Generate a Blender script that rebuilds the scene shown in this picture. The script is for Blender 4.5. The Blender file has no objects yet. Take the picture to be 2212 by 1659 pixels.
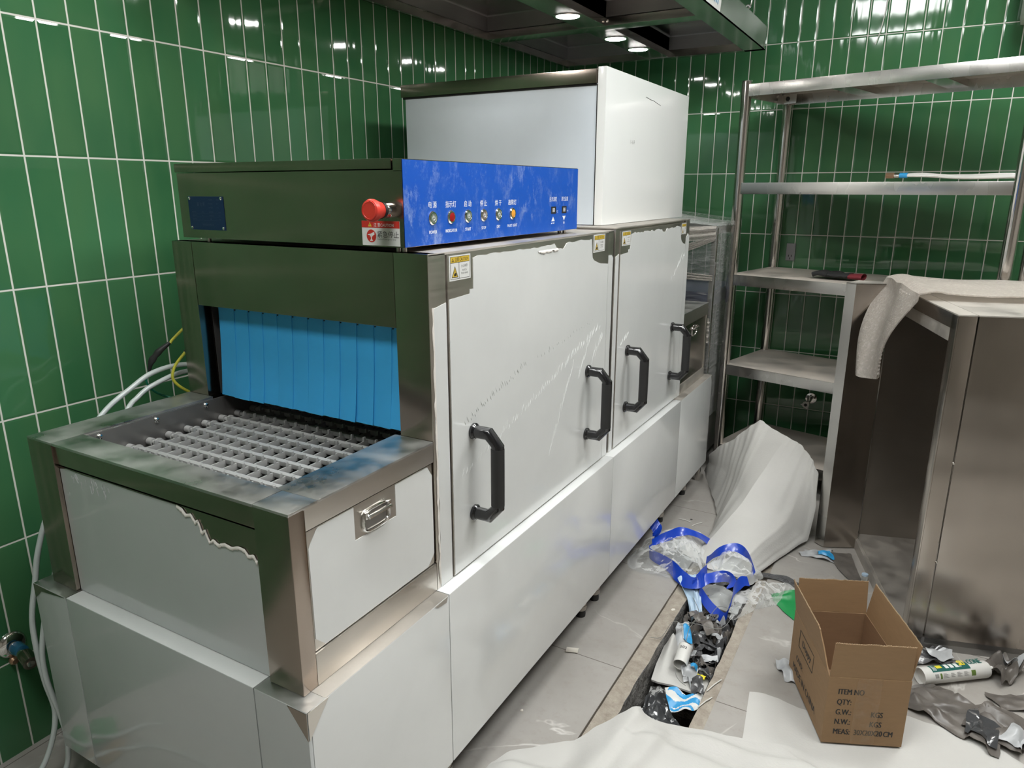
import bpy, bmesh, math, random
from mathutils import Vector, Matrix, noise

scene = bpy.context.scene
COL = scene.collection
PI = math.pi
rnd = random.Random(7)

# ------------------------------------------------------------------ camera, exposure, world
cam_data = bpy.data.cameras.new('camera')
cam_data.sensor_width = 36.0
cam_data.lens = 25.11
cam_data.clip_start = 0.02
cam = bpy.data.objects.new('camera', cam_data)
COL.objects.link(cam)
cam.location = (1.842, 0.0, 1.39)
cam.rotation_euler = (PI / 2 - 0.26641, 0.0, 0.51835)
scene.camera = cam

scene.view_settings.view_transform = 'Standard'
scene.view_settings.look = 'None'
scene.view_settings.gamma = 1.0
scene.view_settings.use_curve_mapping = False
scene.view_settings.exposure = 0.30

world = bpy.data.worlds.new('room_ambient')
scene.world = world
world.use_nodes = True
world.node_tree.nodes['Background'].inputs[0].default_value = (0.9, 0.95, 1.0, 1)
world.node_tree.nodes['Background'].inputs[1].default_value = 0.15

CEILING_LAMP_STRENGTH = 22.0
DOWNLIGHT_STRENGTH = 80.0
CEILING_LAMPS = [(1.42, 1.02), (2.35, 1.60), (2.40, 2.75), (1.30, -0.10)]

# ------------------------------------------------------------------ materials
def nodes_of(name):
    m = bpy.data.materials.new(name)
    m.use_nodes = True
    nt = m.node_tree
    return m, nt, nt.nodes, nt.links, nt.nodes['Principled BSDF']

def math_node(nt, op, a, b=None, c=None):
    n = nt.nodes.new('ShaderNodeMath'); n.operation = op
    for i, v in enumerate((a, b, c)):
        if v is None: continue
        if isinstance(v, (int, float)): n.inputs[i].default_value = v
        else: nt.links.new(v, n.inputs[i])
    return n.outputs[0]

def mix_col(nt, fac, a, b):
    n = nt.nodes.new('ShaderNodeMix'); n.data_type = 'RGBA'
    for sock, v in ((n.inputs[0], fac), (n.inputs[6], a), (n.inputs[7], b)):
        if isinstance(v, (int, float)): sock.default_value = v
        elif isinstance(v, tuple): sock.default_value = (*v, 1) if len(v) == 3 else v
        else: nt.links.new(v, sock)
    return n.outputs[2]

def coords(nt, scale=(1, 1, 1)):
    tc = nt.nodes.new('ShaderNodeTexCoord'); mp = nt.nodes.new('ShaderNodeMapping')
    mp.inputs['Scale'].default_value = scale
    nt.links.new(tc.outputs['Object'], mp.inputs['Vector'])
    return mp.outputs[0]

def noise_tex(nt, vec, scale, detail=3, rough=0.5):
    n = nt.nodes.new('ShaderNodeTexNoise')
    n.inputs['Scale'].default_value = scale; n.inputs['Detail'].default_value = detail
    n.inputs['Roughness'].default_value = rough
    nt.links.new(vec, n.inputs['Vector'])
    return n.outputs[0]

def ramp(nt, val, lo, hi, a=0.0, b=1.0):
    n = nt.nodes.new('ShaderNodeMapRange'); n.clamp = True
    nt.links.new(val, n.inputs[0])
    for i, v in enumerate((lo, hi, a, b)): n.inputs[i + 1].default_value = v
    return n.outputs[0]

def bump(nt, height, strength, dist, prev=None):
    n = nt.nodes.new('ShaderNodeBump')
    n.inputs['Strength'].default_value = strength; n.inputs['Distance'].default_value = dist
    nt.links.new(height, n.inputs['Height'])
    if prev is not None: nt.links.new(prev, n.inputs['Normal'])
    return n.outputs[0]

def plain(name, col, rough=0.5, metal=0.0, coat=0.0, var=0.0, vscale=8.0, bump_s=0.0, bscale=60.0, bdist=0.002,
          stretch=(1, 1, 1), rvar=0.0, sheen=0.0, spec=0.5):
    m, nt, N, L, p = nodes_of(name)
    p.inputs['Base Color'].default_value = (*col, 1)
    p.inputs['Roughness'].default_value = rough; p.inputs['Metallic'].default_value = metal
    p.inputs['Coat Weight'].default_value = coat; p.inputs['Coat Roughness'].default_value = 0.08
    p.inputs['Specular IOR Level'].default_value = spec
    vec = coords(nt, stretch)
    if var:
        f = ramp(nt, noise_tex(nt, vec, vscale, 5, 0.6), 0.3, 0.7)
        dark = tuple(c * (1 - var) for c in col); light = tuple(min(1, c * (1 + var)) for c in col)
        L.new(mix_col(nt, f, dark, light), p.inputs['Base Color'])
    if rvar:
        f = ramp(nt, noise_tex(nt, vec, vscale * 1.7, 4, 0.6), 0.3, 0.7, rough - rvar, rough + rvar)
        L.new(f, p.inputs['Roughness'])
    if bump_s:
        L.new(bump(nt, noise_tex(nt, vec, bscale, 3), bump_s, bdist), p.inputs['Normal'])
    return m

def steel(name, col=(0.60, 0.58, 0.55), rough=0.24, brush=(3, 3, 140), dust=0.0, wavy=0.0, wscale=3.0, wstretch=(1, 1, 1), smudge=0.25, dust_col=(0.40, 0.36, 0.31)):
    m, nt, N, L, p = nodes_of(name)
    p.inputs['Metallic'].default_value = 1.0
    vec = coords(nt); bv = coords(nt, brush)
    blot = noise_tex(nt, vec, 5.0, 2, 0.5)
    L.new(mix_col(nt, ramp(nt, blot, 0.35, 0.65), tuple(c * (1 - smudge * .5) for c in col), col), p.inputs['Base Color'])
    fine = noise_tex(nt, bv, 1.0, 2, 0.5)
    r = math_node(nt, 'ADD', ramp(nt, fine, 0.3, 0.7, rough * 0.9, rough * 1.08), ramp(nt, blot, 0.35, 0.75, 0.0, 0.16 * smudge))
    L.new(r, p.inputs['Roughness'])
    nb = bump(nt, fine, 0.012, 0.0004)
    if wavy: nb = bump(nt, noise_tex(nt, coords(nt, wstretch), wscale, 1), wavy, 0.02, nb)
    L.new(nb, p.inputs['Normal'])
    if dust:
        d = ramp(nt, noise_tex(nt, vec, 9.0, 5, 0.62), 0.55 - dust * .5, 1.05 - dust * .5, 0.0, min(1, dust + .2))
        L.new(math_node(nt, 'SUBTRACT', 1.0, d), p.inputs['Metallic'])
        c0 = p.inputs['Base Color'].links[0].from_socket
        L.new(mix_col(nt, d, c0, dust_col), p.inputs['Base Color'])
        L.new(math_node(nt, 'ADD', r, math_node(nt, 'MULTIPLY', d, 0.4)), p.inputs['Roughness'])
    return m

def tile_wall(name, axis, phase_u, phase_z):
    PU, PZ, G = 0.0748, 0.3025, 0.0021
    m, nt, N, L, p = nodes_of(name)
    tc = N.new('ShaderNodeTexCoord'); sp = N.new('ShaderNodeSeparateXYZ')
    L.new(tc.outputs['Object'], sp.inputs[0])
    u = math_node(nt, 'DIVIDE', math_node(nt, 'SUBTRACT', sp.outputs[axis], phase_u), PU)
    v = math_node(nt, 'DIVIDE', math_node(nt, 'SUBTRACT', sp.outputs[2], phase_z), PZ)
    fu, fv = math_node(nt, 'FRACT', u), math_node(nt, 'FRACT', v)
    du = math_node(nt, 'MULTIPLY', math_node(nt, 'MINIMUM', fu, math_node(nt, 'SUBTRACT', 1.0, fu)), PU)
    dv = math_node(nt, 'MULTIPLY', math_node(nt, 'MINIMUM', fv, math_node(nt, 'SUBTRACT', 1.0, fv)), PZ)
    d = math_node(nt, 'MINIMUM', du, dv)
    grout = ramp(nt, d, G * 0.75, G * 1.15, 1.0, 0.0)
    cid = N.new('ShaderNodeCombineXYZ')
    L.new(math_node(nt, 'FLOOR', u), cid.inputs[0]); L.new(math_node(nt, 'FLOOR', v), cid.inputs[1])
    wn = N.new('ShaderNodeTexWhiteNoise'); wn.noise_dimensions = '3D'; L.new(cid.outputs[0], wn.inputs['Vector'])
    base = mix_col(nt, wn.outputs['Value'], (0.034, 0.126, 0.052), (0.050, 0.164, 0.074))
    vec = tc.outputs['Object']
    mott = N.new('ShaderNodeMapping'); mott.inputs['Scale'].default_value = (1, 1, 0.45); L.new(vec, mott.inputs['Vector'])
    # glaze pools differently inside every tile
    off = N.new('ShaderNodeVectorMath'); off.operation = 'MULTIPLY_ADD'
    L.new(wn.outputs['Color'], off.inputs[0]); off.inputs[1].default_value = (3, 3, 3); L.new(mott.outputs[0], off.inputs[2])
    f = ramp(nt, noise_tex(nt, off.outputs[0], 9.0, 2), 0.35, 0.68)
    base = mix_col(nt, math_node(nt, 'MULTIPLY', f, 0.55), base, (0.064, 0.166, 0.068))
    L.new(mix_col(nt, grout, base, (0.62, 0.62, 0.57)), p.inputs['Base Color'])
    L.new(ramp(nt, grout, 0, 1, 0.05, 0.75), p.inputs['Roughness'])
    p.inputs['IOR'].default_value = 1.52
    edge = ramp(nt, d, G, G + 0.005, 0.0, 1.0)
    b1 = bump(nt, edge, 0.35, 0.0016)
    wav = N.new('ShaderNodeMapping'); wav.inputs['Scale'].default_value = (1, 1, 0.35); L.new(off.outputs[0], wav.inputs['Vector'])
    b2 = bump(nt, noise_tex(nt, wav.outputs[0], 14.0, 2), 0.28, 0.006, b1)
    L.new(b2, p.inputs['Normal'])
    return m

def floor_tile(name):
    m, nt, N, L, p = nodes_of(name)
    tc = N.new('ShaderNodeTexCoord'); sp = N.new('ShaderNodeSeparateXYZ'); L.new(tc.outputs['Object'], sp.inputs[0])
    v = math_node(nt, 'FRACT', math_node(nt, 'DIVIDE', math_node(nt, 'SUBTRACT', sp.outputs[1], 1.765), 0.6))
    u = math_node(nt, 'FRACT', math_node(nt, 'DIVIDE', math_node(nt, 'SUBTRACT', sp.outputs[0], 0.618), 0.6))
    dd = math_node(nt, 'MINIMUM', math_node(nt, 'MINIMUM', v, math_node(nt, 'SUBTRACT', 1.0, v)), math_node(nt, 'MINIMUM', u, math_node(nt, 'SUBTRACT', 1.0, u)))
    seam = ramp(nt, dd, 0.0012, 0.0032, 1.0, 0.0)
    vec = tc.outputs['Object']
    cloud = ramp(nt, noise_tex(nt, vec, 3.2, 5, 0.6), 0.3, 0.7)
    c = mix_col(nt, cloud, (0.30, 0.28, 0.255), (0.385, 0.366, 0.34))
    # white marble veins: thin lines where a distorted noise crosses the middle
    ns = N.new('ShaderNodeTexNoise'); ns.inputs['Scale'].default_value = 1.7; ns.inputs['Detail'].default_value = 5; ns.inputs['Distortion'].default_value = 1.1
    L.new(vec, ns.inputs['Vector'])
    vein = ramp(nt, math_node(nt, 'ABSOLUTE', math_node(nt, 'SUBTRACT', ns.outputs[0], 0.5)), 0.0, 0.009, 1.0, 0.0)
    vein = math_node(nt, 'MULTIPLY', vein, ramp(nt, noise_tex(nt, vec, 5.0, 2), 0.45, 0.62))
    c = mix_col(nt, math_node(nt, 'MULTIPLY', vein, 0.75), c, (0.70, 0.68, 0.65))
    dirt = ramp(nt, noise_tex(nt, vec, 26.0, 6, 0.75), 0.52, 0.80)
    c = mix_col(nt, math_node(nt, 'MULTIPLY', dirt, 0.55), c, (0.27, 0.235, 0.20))
    c = mix_col(nt, seam, c, (0.10, 0.085, 0.07))
    L.new(c, p.inputs['Base Color'])
    L.new(ramp(nt, noise_tex(nt, vec, 12.0, 4), 0.3, 0.7, 0.34, 0.6), p.inputs['Roughness'])
    return m

def concrete(name, a, b, scale=30.0, strength=0.6, dist=0.006):
    m, nt, N, L, p = nodes_of(name)
    vec = coords(nt)
    n1 = noise_tex(nt, vec, scale, 6, 0.75); n2 = noise_tex(nt, vec, scale * 4, 3, 0.7)
    c = mix_col(nt, ramp(nt, n1, 0.36, 0.64), a, b)
    c = mix_col(nt, ramp(nt, n2, 0.66, 0.74), c, tuple(x * 0.35 for x in a))
    L.new(c, p.inputs['Base Color']); p.inputs['Roughness'].default_value = 0.92
    L.new(bump(nt, math_node(nt, 'ADD', n1, n2), strength, dist), p.inputs['Normal'])
    return m

def clear_film(name, tint=(0.93, 0.95, 0.96), opacity=0.22, rough=0.12, scale=18.0, stretch=(1, 1, 1), strength=0.7, fres=0.75, haze=0.25, col=(0.82, 0.82, 0.80)):
    m, nt, N, L, p = nodes_of(name)
    N.remove(p)
    out = N['Material Output']
    tr = N.new('ShaderNodeBsdfTransparent'); tr.inputs[0].default_value = (*tint, 1)
    pr = N.new('ShaderNodeBsdfPrincipled'); pr.inputs['Base Color'].default_value = (*col, 1); pr.inputs['Roughness'].default_value = rough
    pr.inputs['Specular IOR Level'].default_value = 1.0
    vec = coords(nt, stretch)
    nz = noise_tex(nt, vec, scale, 4, 0.6)
    L.new(bump(nt, nz, strength, 0.01), pr.inputs['Normal'])
    lw = N.new('ShaderNodeLayerWeight'); lw.inputs[0].default_value = 0.35
    L.new(pr.inputs['Normal'].links[0].from_socket, lw.inputs['Normal'])
    f = math_node(nt, 'MULTIPLY_ADD', lw.outputs['Fresnel'], fres, opacity)
    f = math_node(nt, 'ADD', f, ramp(nt, nz, 0.5, 0.8, 0.0, haze)); f = math_node(nt, 'MINIMUM', f, 0.95)
    ms = N.new('ShaderNodeMixShader'); L.new(f, ms.inputs[0]); L.new(tr.outputs[0], ms.inputs[1]); L.new(pr.outputs[0], ms.inputs[2])
    L.new(ms.outputs[0], out.inputs['Surface'])
    return m

def emitter(name, col, strength):
    m, nt, N, L, p = nodes_of(name)
    p.inputs['Base Color'].default_value = (0.8, 0.8, 0.8, 1)
    p.inputs['Emission Color'].default_value = (*col, 1); p.inputs['Emission Strength'].default_value = strength
    return m

def scuffed_blue(name):
    m, nt, N, L, p = nodes_of(name)
    vec = coords(nt)
    n1 = noise_tex(nt, vec, 9.0, 8, 0.75); n2 = noise_tex(nt, coords(nt, (1, 1.6, 1)), 16.0, 9, 0.82)
    f = math_node(nt, 'MULTIPLY', ramp(nt, n1, 0.40, 0.62), ramp(nt, n2, 0.50, 0.66))
    L.new(mix_col(nt, math_node(nt, 'MULTIPLY', f, 0.8), (0.006, 0.085, 0.47), (0.32, 0.42, 0.66)), p.inputs['Base Color'])
    p.inputs['Roughness'].default_value = 0.42
    return m

def kraft(name, col):
    m, nt, N, L, p = nodes_of(name)
    vec = coords(nt, (1, 1, 4))
    f = ramp(nt, noise_tex(nt, vec, 22.0, 6, 0.7), 0.3, 0.7)
    L.new(mix_col(nt, f, tuple(c * .88 for c in col), col), p.inputs['Base Color'])
    p.inputs['Roughness'].default_value = 0.75
    L.new(bump(nt, noise_tex(nt, coords(nt, (160, 160, 2)), 1.0, 1), 0.06, 0.001), p.inputs['Normal'])
    return m

M = {}
M['tile_left'] = tile_wall('green_tiles_left', 1, 0.948, 1.767)
M['tile_back'] = tile_wall('green_tiles_back', 0, 1.110, 1.770)
M['floor'] = floor_tile('grey_marble_floor_tile')
M['ceiling'] = plain('ceiling_paint', (0.55, 0.55, 0.54), 0.9)
M['plaster'] = plain('brown_grey_plaster', (0.36, 0.325, 0.29), 0.9, var=0.3, vscale=1.2)
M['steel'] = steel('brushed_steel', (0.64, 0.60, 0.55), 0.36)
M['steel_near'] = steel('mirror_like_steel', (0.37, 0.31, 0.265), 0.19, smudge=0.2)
M['steel_deck'] = steel('scuffed_deck_steel', (0.60, 0.59, 0.57), 0.27, wavy=0.10, wscale=30, smudge=0.7, dust=0.32, dust_col=(0.42, 0.42, 0.40))
M['steel_dusty'] = steel('dusty_steel', (0.55, 0.52, 0.48), 0.36, dust=0.55)
M['steel_shelf'] = steel('shelf_steel', (0.66, 0.64, 0.61), 0.25, brush=(14, 2, 2))
M['steel_shelf_top'] = steel('dust_covered_shelf_steel', (0.55, 0.52, 0.48), 0.4, dust=0.75, dust_col=(0.50, 0.44, 0.38))
M['steel_post'] = steel('polished_tube_steel', (0.66, 0.63, 0.60), 0.12, smudge=0.1)
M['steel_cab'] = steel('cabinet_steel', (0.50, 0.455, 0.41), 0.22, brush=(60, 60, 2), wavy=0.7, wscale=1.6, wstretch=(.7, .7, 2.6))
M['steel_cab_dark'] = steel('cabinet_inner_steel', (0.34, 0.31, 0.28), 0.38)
M['steel_hood'] = steel('hood_steel', (0.62, 0.60, 0.58), 0.20, smudge=0.5)
M['hood_inner'] = steel('hood_baffle_steel', (0.36, 0.36, 0.37), 0.5)
M['chrome'] = plain('chrome', (0.8, 0.79, 0.77), 0.08, 1.0)
M['dark_steel'] = plain('dark_inner_steel', (0.30, 0.29, 0.28), 0.36, 0.8)
M['black_gap'] = plain('shadow_gap_black', (0.01, 0.01, 0.01), 0.8)
M['film'] = plain('white_protective_film', (0.70, 0.71, 0.70), 0.22, coat=0.6, var=0.04, vscale=3, bump_s=0.04, bscale=9, bdist=0.01)
M['film_lit'] = plain('lit_white_protective_film', (0.86, 0.87, 0.86), 0.25, coat=0.5, bump_s=0.03, bscale=8, bdist=0.01)  # white film lightened to stand in for stronger light on the dryer front
M['film_shaded'] = plain('shaded_white_protective_film', (0.50, 0.52, 0.52), 0.30, coat=1.0, var=0.05, vscale=2.5, bump_s=0.05, bscale=7, bdist=0.008)  # white film with the near end's weaker light put into its colour
M['film_blue'] = plain('pale_blue_protective_film', (0.66, 0.72, 0.78), 0.34, coat=0.2, var=0.04, vscale=3)
M['film_torn'] = plain('torn_film_edge', (0.78, 0.74, 0.69), 0.5)
M['blue_panel'] = scuffed_blue('scuffed_blue_control_panel')
M['curtain'] = plain('blue_pvc_curtain', (0.050, 0.40, 0.80), 0.42, bump_s=0.25, bscale=420, bdist=0.0006, var=0.06, vscale=6)
M['belt'] = plain('grey_conveyor_plastic', (0.34, 0.34, 0.33), 0.42, var=0.05)
M['black_plastic'] = plain('glossy_black_plastic', (0.008, 0.008, 0.009), 0.16, coat=0.5)
M['matt_black'] = plain('matt_black_plastic', (0.018, 0.018, 0.018), 0.5)
M['red_plastic'] = plain('red_plastic', (0.62, 0.045, 0.030), 0.36)
M['dark_red'] = plain('dark_red_lens', (0.32, 0.008, 0.012), 0.3)
M['amber'] = plain('amber_lens', (0.82, 0.36, 0.05), 0.3)
M['lens_grey'] = plain('grey_green_lens', (0.17, 0.20, 0.16), 0.3)
M['lens_brown'] = plain('grey_brown_lens', (0.20, 0.15, 0.13), 0.3)
M['white_ink'] = plain('white_print', (0.78, 0.80, 0.82), 0.5)
M['black_ink'] = plain('black_print', (0.015, 0.014, 0.013), 0.6)
M['faint_ink'] = plain('faint_blue_print', (0.05, 0.075, 0.13), 0.5)
M['grey_ink'] = plain('grey_print', (0.22, 0.22, 0.21), 0.6)
M['label_white'] = plain('sticker_white', (0.70, 0.70, 0.68), 0.4)
M['label_red'] = plain('sticker_red', (0.52, 0.030, 0.022), 0.4)
M['label_yellow'] = plain('sticker_yellow', (0.62, 0.43, 0.05), 0.4)
M['plate_blue'] = plain('dark_blue_nameplate', (0.006, 0.020, 0.075), 0.3)
M['kraft'] = kraft('brown_kraft_cardboard', (0.29, 0.178, 0.090))
M['kraft_in'] = kraft('inner_kraft_cardboard', (0.26, 0.155, 0.085))
M['kraft_edge'] = plain('corrugated_edge', (0.36, 0.27, 0.17), 0.85, bump_s=1.0, bscale=260)
M['tape'] = clear_film('clear_packing_tape', tint=(0.98, 0.96, 0.93), opacity=0.05, rough=0.22, scale=30, strength=0.25, fres=0.10, haze=0.12, col=(0.58, 0.45, 0.32))
M['foam'] = plain('white_packing_foam', (0.52, 0.51, 0.485), 0.72, bump_s=0.35, bscale=170, bdist=0.0015, var=0.05, vscale=4)
M['clear'] = clear_film('clear_plastic_film', opacity=0.05, rough=0.1, scale=20, strength=0.5, fres=0.45, haze=0.08)
M['stretch'] = clear_film('stretch_wrap_film', opacity=0.06, rough=0.2, scale=16, stretch=(1, 1, 5), strength=0.9)
M['bubble'] = clear_film('dusty_bubble_wrap', tint=(0.9, 0.88, 0.85), opacity=0.34, rough=0.3, scale=90, strength=0.5, fres=0.3, haze=0.2, col=(0.62, 0.57, 0.52))
M['stretch_fold'] = clear_film('bunched_stretch_wrap', opacity=0.30, rough=0.3, scale=40, stretch=(1, 1, 8), strength=0.8, fres=0.4, haze=0.3, col=(0.70, 0.64, 0.57))
M['blue_plastic'] = plain('royal_blue_plastic', (0.010, 0.055, 0.47), 0.3, coat=0.3)
M['pale_blue_plastic'] = plain('pale_blue_plastic', (0.42, 0.55, 0.68), 0.35)
M['scrap'] = plain('charcoal_film_back', (0.075, 0.075, 0.078), 0.26, coat=0.3, var=0.25, vscale=20, rvar=0.1)
M['scrap_dusty'] = plain('dusty_grey_film', (0.125, 0.112, 0.10), 0.38, var=0.3, vscale=14, rvar=0.12)
M['scrap_light'] = plain('silver_film_face', (0.42, 0.43, 0.44), 0.3, var=0.15, vscale=18)
M['black_bag'] = plain('dark_grey_polythene', (0.055, 0.057, 0.06), 0.16, coat=0.4, bump_s=0.5, bscale=22, bdist=0.01)
M['sky_blue_print'] = plain('bright_blue_print', (0.03, 0.30, 0.62), 0.35)
M['green_bag'] = plain('green_plastic', (0.012, 0.24, 0.065), 0.35, bump_s=0.3, bscale=20, bdist=0.01)
M['teal_label'] = plain('teal_label', (0.010, 0.10, 0.085), 0.4)
M['yellow_label'] = plain('yellow_label', (0.72, 0.62, 0.04), 0.4)
M['green_label'] = plain('olive_green_label', (0.10, 0.16, 0.03), 0.4)
M['white_plastic'] = plain('white_plastic', (0.66, 0.65, 0.62), 0.35)
M['hose'] = plain('translucent_white_hose', (0.52, 0.57, 0.56), 0.3, coat=0.3)
M['wire_yellow'] = plain('yellow_wire_sleeve', (0.55, 0.53, 0.06), 0.45)
M['wire_green'] = plain('green_wire_sleeve', (0.01, 0.16, 0.09), 0.45)
M['wire_grey'] = plain('thin_grey_wire', (0.38, 0.38, 0.36), 0.3, 0.6)
M['glove_black'] = plain('black_knit_glove', (0.018, 0.018, 0.018), 0.9, bump_s=0.6, bscale=200)
M['glove_red'] = plain('red_knit_cuff', (0.16, 0.015, 0.022), 0.85, bump_s=0.6, bscale=200)
M['grey_plastic'] = plain('grey_plastic', (0.20, 0.20, 0.205), 0.45)
M['copper'] = plain('brass_fitting', (0.42, 0.27, 0.17), 0.35, 0.8)
M['tap_blue'] = plain('blue_tape_film', (0.02, 0.11, 0.20), 0.25, coat=0.5)
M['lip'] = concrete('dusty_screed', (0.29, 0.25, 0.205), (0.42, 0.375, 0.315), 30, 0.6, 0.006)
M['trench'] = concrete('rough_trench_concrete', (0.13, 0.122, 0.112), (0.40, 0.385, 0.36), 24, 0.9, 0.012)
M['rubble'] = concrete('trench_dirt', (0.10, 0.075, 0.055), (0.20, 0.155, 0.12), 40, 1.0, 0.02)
M['lamp'] = emitter('ceiling_lamp_diffuser', (0.985, 1.0, 0.985), CEILING_LAMP_STRENGTH)
M['downlight'] = emitter('hood_downlight_diffuser', (1.0, 0.985, 0.95), DOWNLIGHT_STRENGTH)
M['chip'] = plain('plaster_chip', (0.66, 0.62, 0.55), 0.8)

# ------------------------------------------------------------------ mesh helpers
X, Y, Z = Vector((1, 0, 0)), Vector((0, 1, 0)), Vector((0, 0, 1))
TEXT_CACHE = {}

class MB:
    """collects shapes into one mesh"""
    def __init__(self, default):
        self.bm = bmesh.new(); self.mats = [default]
    def idx(self, mat):
        if mat is None: return 0
        if mat not in self.mats: self.mats.append(mat)
        return self.mats.index(mat)
    def take(self, tmp, mat, mtx=None):
        i = self.idx(mat)
        for f in tmp.faces: f.material_index = i
        if mtx is not None: tmp.transform(mtx)
        me = bpy.data.meshes.new('tmp'); tmp.to_mesh(me); tmp.free()
        self.bm.from_mesh(me); bpy.data.meshes.remove(me)
        return self
    def box(self, a, b, mat=None, bev=0.0, mtx=None):
        t = bmesh.new(); bmesh.ops.create_cube(t, size=1.0)
        lo = [min(p, q) for p, q in zip(a, b)]; hi = [max(p, q) for p, q in zip(a, b)]
        for v in t.verts:
            v.co = Vector([(lo[i] + hi[i]) / 2 + v.co[i] * (hi[i] - lo[i]) for i in range(3)])
        if bev > 0:
            bmesh.ops.bevel(t, geom=t.edges[:], offset=min(bev, 0.45 * min(hi[i] - lo[i] for i in range(3))), segments=2, profile=0.7, affect='EDGES')
        return self.take(t, mat, mtx)
    def prism(self, poly, ext, mat=None, mtx=None):
        t = bmesh.new(); ext = Vector(ext)
        a = [t.verts.new(p) for p in poly]; b = [t.verts.new(Vector(p) + ext) for p in poly]
        t.faces.new(a[::-1]); t.faces.new(b)
        n = len(a)
        for i in range(n): t.faces.new((a[i], a[(i + 1) % n], b[(i + 1) % n], b[i]))
        bmesh.ops.recalc_face_normals(t, faces=t.faces[:])
        return self.take(t, mat, mtx)
    def ring(self, pts, fn_r, seg, mat, closed=False, cap=True, mtx=None, squash=None):
        """tube along pts, radius fn_r(i)"""
        t = bmesh.new(); pts = [Vector(p) for p in pts]; n = len(pts); rows = []
        tan = []
        for i in range(n):
            if closed: d = pts[(i + 1) % n] - pts[i - 1]
            else: d = pts[min(i + 1, n - 1)] - pts[max(i - 1, 0)]
            tan.append(d.normalized() if d.length > 1e-9 else Vector(Z))
        ref = Z if abs(tan[0].z) < 0.9 else X
        u = tan[0].cross(ref).normalized()
        for i in range(n):
            u = (u - tan[i] * u.dot(tan[i])).normalized(); w = tan[i].cross(u)
            r = fn_r(i)
            # widen at mitred corners so the tube keeps its thickness
            k = 1.0
            if 0 < i < n - 1:
                a = (pts[i] - pts[i - 1]).normalized(); b = (pts[i + 1] - pts[i]).normalized()
                k = 1.0 / max(0.5, math.sqrt(max(0.25, (1 + a.dot(b)) / 2)))
            mit = None
            if k > 1.01:
                mit = ((pts[i + 1] - pts[i]).normalized() - (pts[i] - pts[i - 1]).normalized()).normalized()
            row = []
            for s in range(seg):
                an = 2 * PI * s / seg
                o = u * (math.cos(an) * r) + w * (math.sin(an) * r)
                if mit is not None: o = o + mit * (o.dot(mit) * (k - 1))
                row.append(t.verts.new(pts[i] + o))
            rows.append(row)
        m = n if closed else n - 1
        for i in range(m):
            A, B = rows[i], rows[(i + 1) % n]
            for s in range(seg): t.faces.new((A[s], A[(s + 1) % seg], B[(s + 1) % seg], B[s]))
        if cap and not closed:
            t.faces.new(rows[0][::-1]); t.faces.new(rows[-1])
        bmesh.ops.recalc_face_normals(t, faces=t.faces[:])
        return self.take(t, mat, mtx)
    def tube(self, pts, r, mat=None, seg=12, closed=False, mtx=None):
        return self.ring(pts, lambda i: r, seg, mat, closed, True, mtx)
    def cyl(self, p0, p1, r, mat=None, seg=20, r1=None, mtx=None):
        r1 = r if r1 is None else r1
        return self.ring([p0, p1], lambda i: r if i == 0 else r1, seg, mat, False, True, mtx)
    def lathe(self, prof, origin, axis, mat=None, seg=24, mtx=None):
        """prof: (radius, height along axis) list"""
        t = bmesh.new(); axis = Vector(axis).normalized(); o = Vector(origin)
        u = axis.cross(Z if abs(axis.z) < .9 else X).normalized(); w = axis.cross(u); rows = []
        for r, h in prof:
            rows.append([t.verts.new(o + axis * h + (u * math.cos(2 * PI * s / seg) + w * math.sin(2 * PI * s / seg)) * max(r, 1e-5)) for s in range(seg)])
        for A, B in zip(rows, rows[1:]):
            for s in range(seg): t.faces.new((A[s], A[(s + 1) % seg], B[(s + 1) % seg], B[s]))
        t.faces.new(rows[0][::-1]); t.faces.new(rows[-1])
        bmesh.ops.recalc_face_normals(t, faces=t.faces[:])
        return self.take(t, mat, mtx)
    def grid(self, fn, nu, nv, mat=None, thick=0.0, mtx=None):
        t = bmesh.new()
        vs = [[t.verts.new(fn(i / nu, j / nv)) for j in range(nv + 1)] for i in range(nu + 1)]
        for i in range(nu):
            for j in range(nv): t.faces.new((vs[i][j], vs[i + 1][j], vs[i + 1][j + 1], vs[i][j + 1]))
        if thick:
            t.normal_update()
            bmesh.ops.solidify(t, geom=t.faces[:], thickness=thick)
        return self.take(t, mat, mtx)
    def text(self, body, pos, size, right, up, mat, align='LEFT', sx=1.0, raise_=0.0, bold=0.0):
        """flat lettering; size is the capital height"""
        key = (body, align)
        if key not in TEXT_CACHE:
            cu = bpy.data.curves.new('lettering', 'FONT'); cu.body = body; cu.align_x = align; cu.resolution_u = 3
            ob = bpy.data.objects.new('lettering', cu); COL.objects.link(ob)
            dg = bpy.context.evaluated_depsgraph_get(); dg.update()
            TEXT_CACHE[key] = bpy.data.meshes.new_from_object(ob.evaluated_get(dg))
            bpy.data.objects.remove(ob); bpy.data.curves.remove(cu)
        s = size / 0.70
        right, up = Vector(right).normalized(), Vector(up).normalized(); nrm = right.cross(up)
        for q in ((-1, 0, 1) if bold else (0,)):
            t = bmesh.new(); t.from_mesh(TEXT_CACHE[key])
            mtx = Matrix((right * s * sx, up * s, nrm * s)).transposed().to_4x4()
            mtx.translation = Vector(pos) + nrm * (raise_ + q * size * .002) + right * (q * bold * s)
            self.take(t, mat, mtx)
        return self
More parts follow.
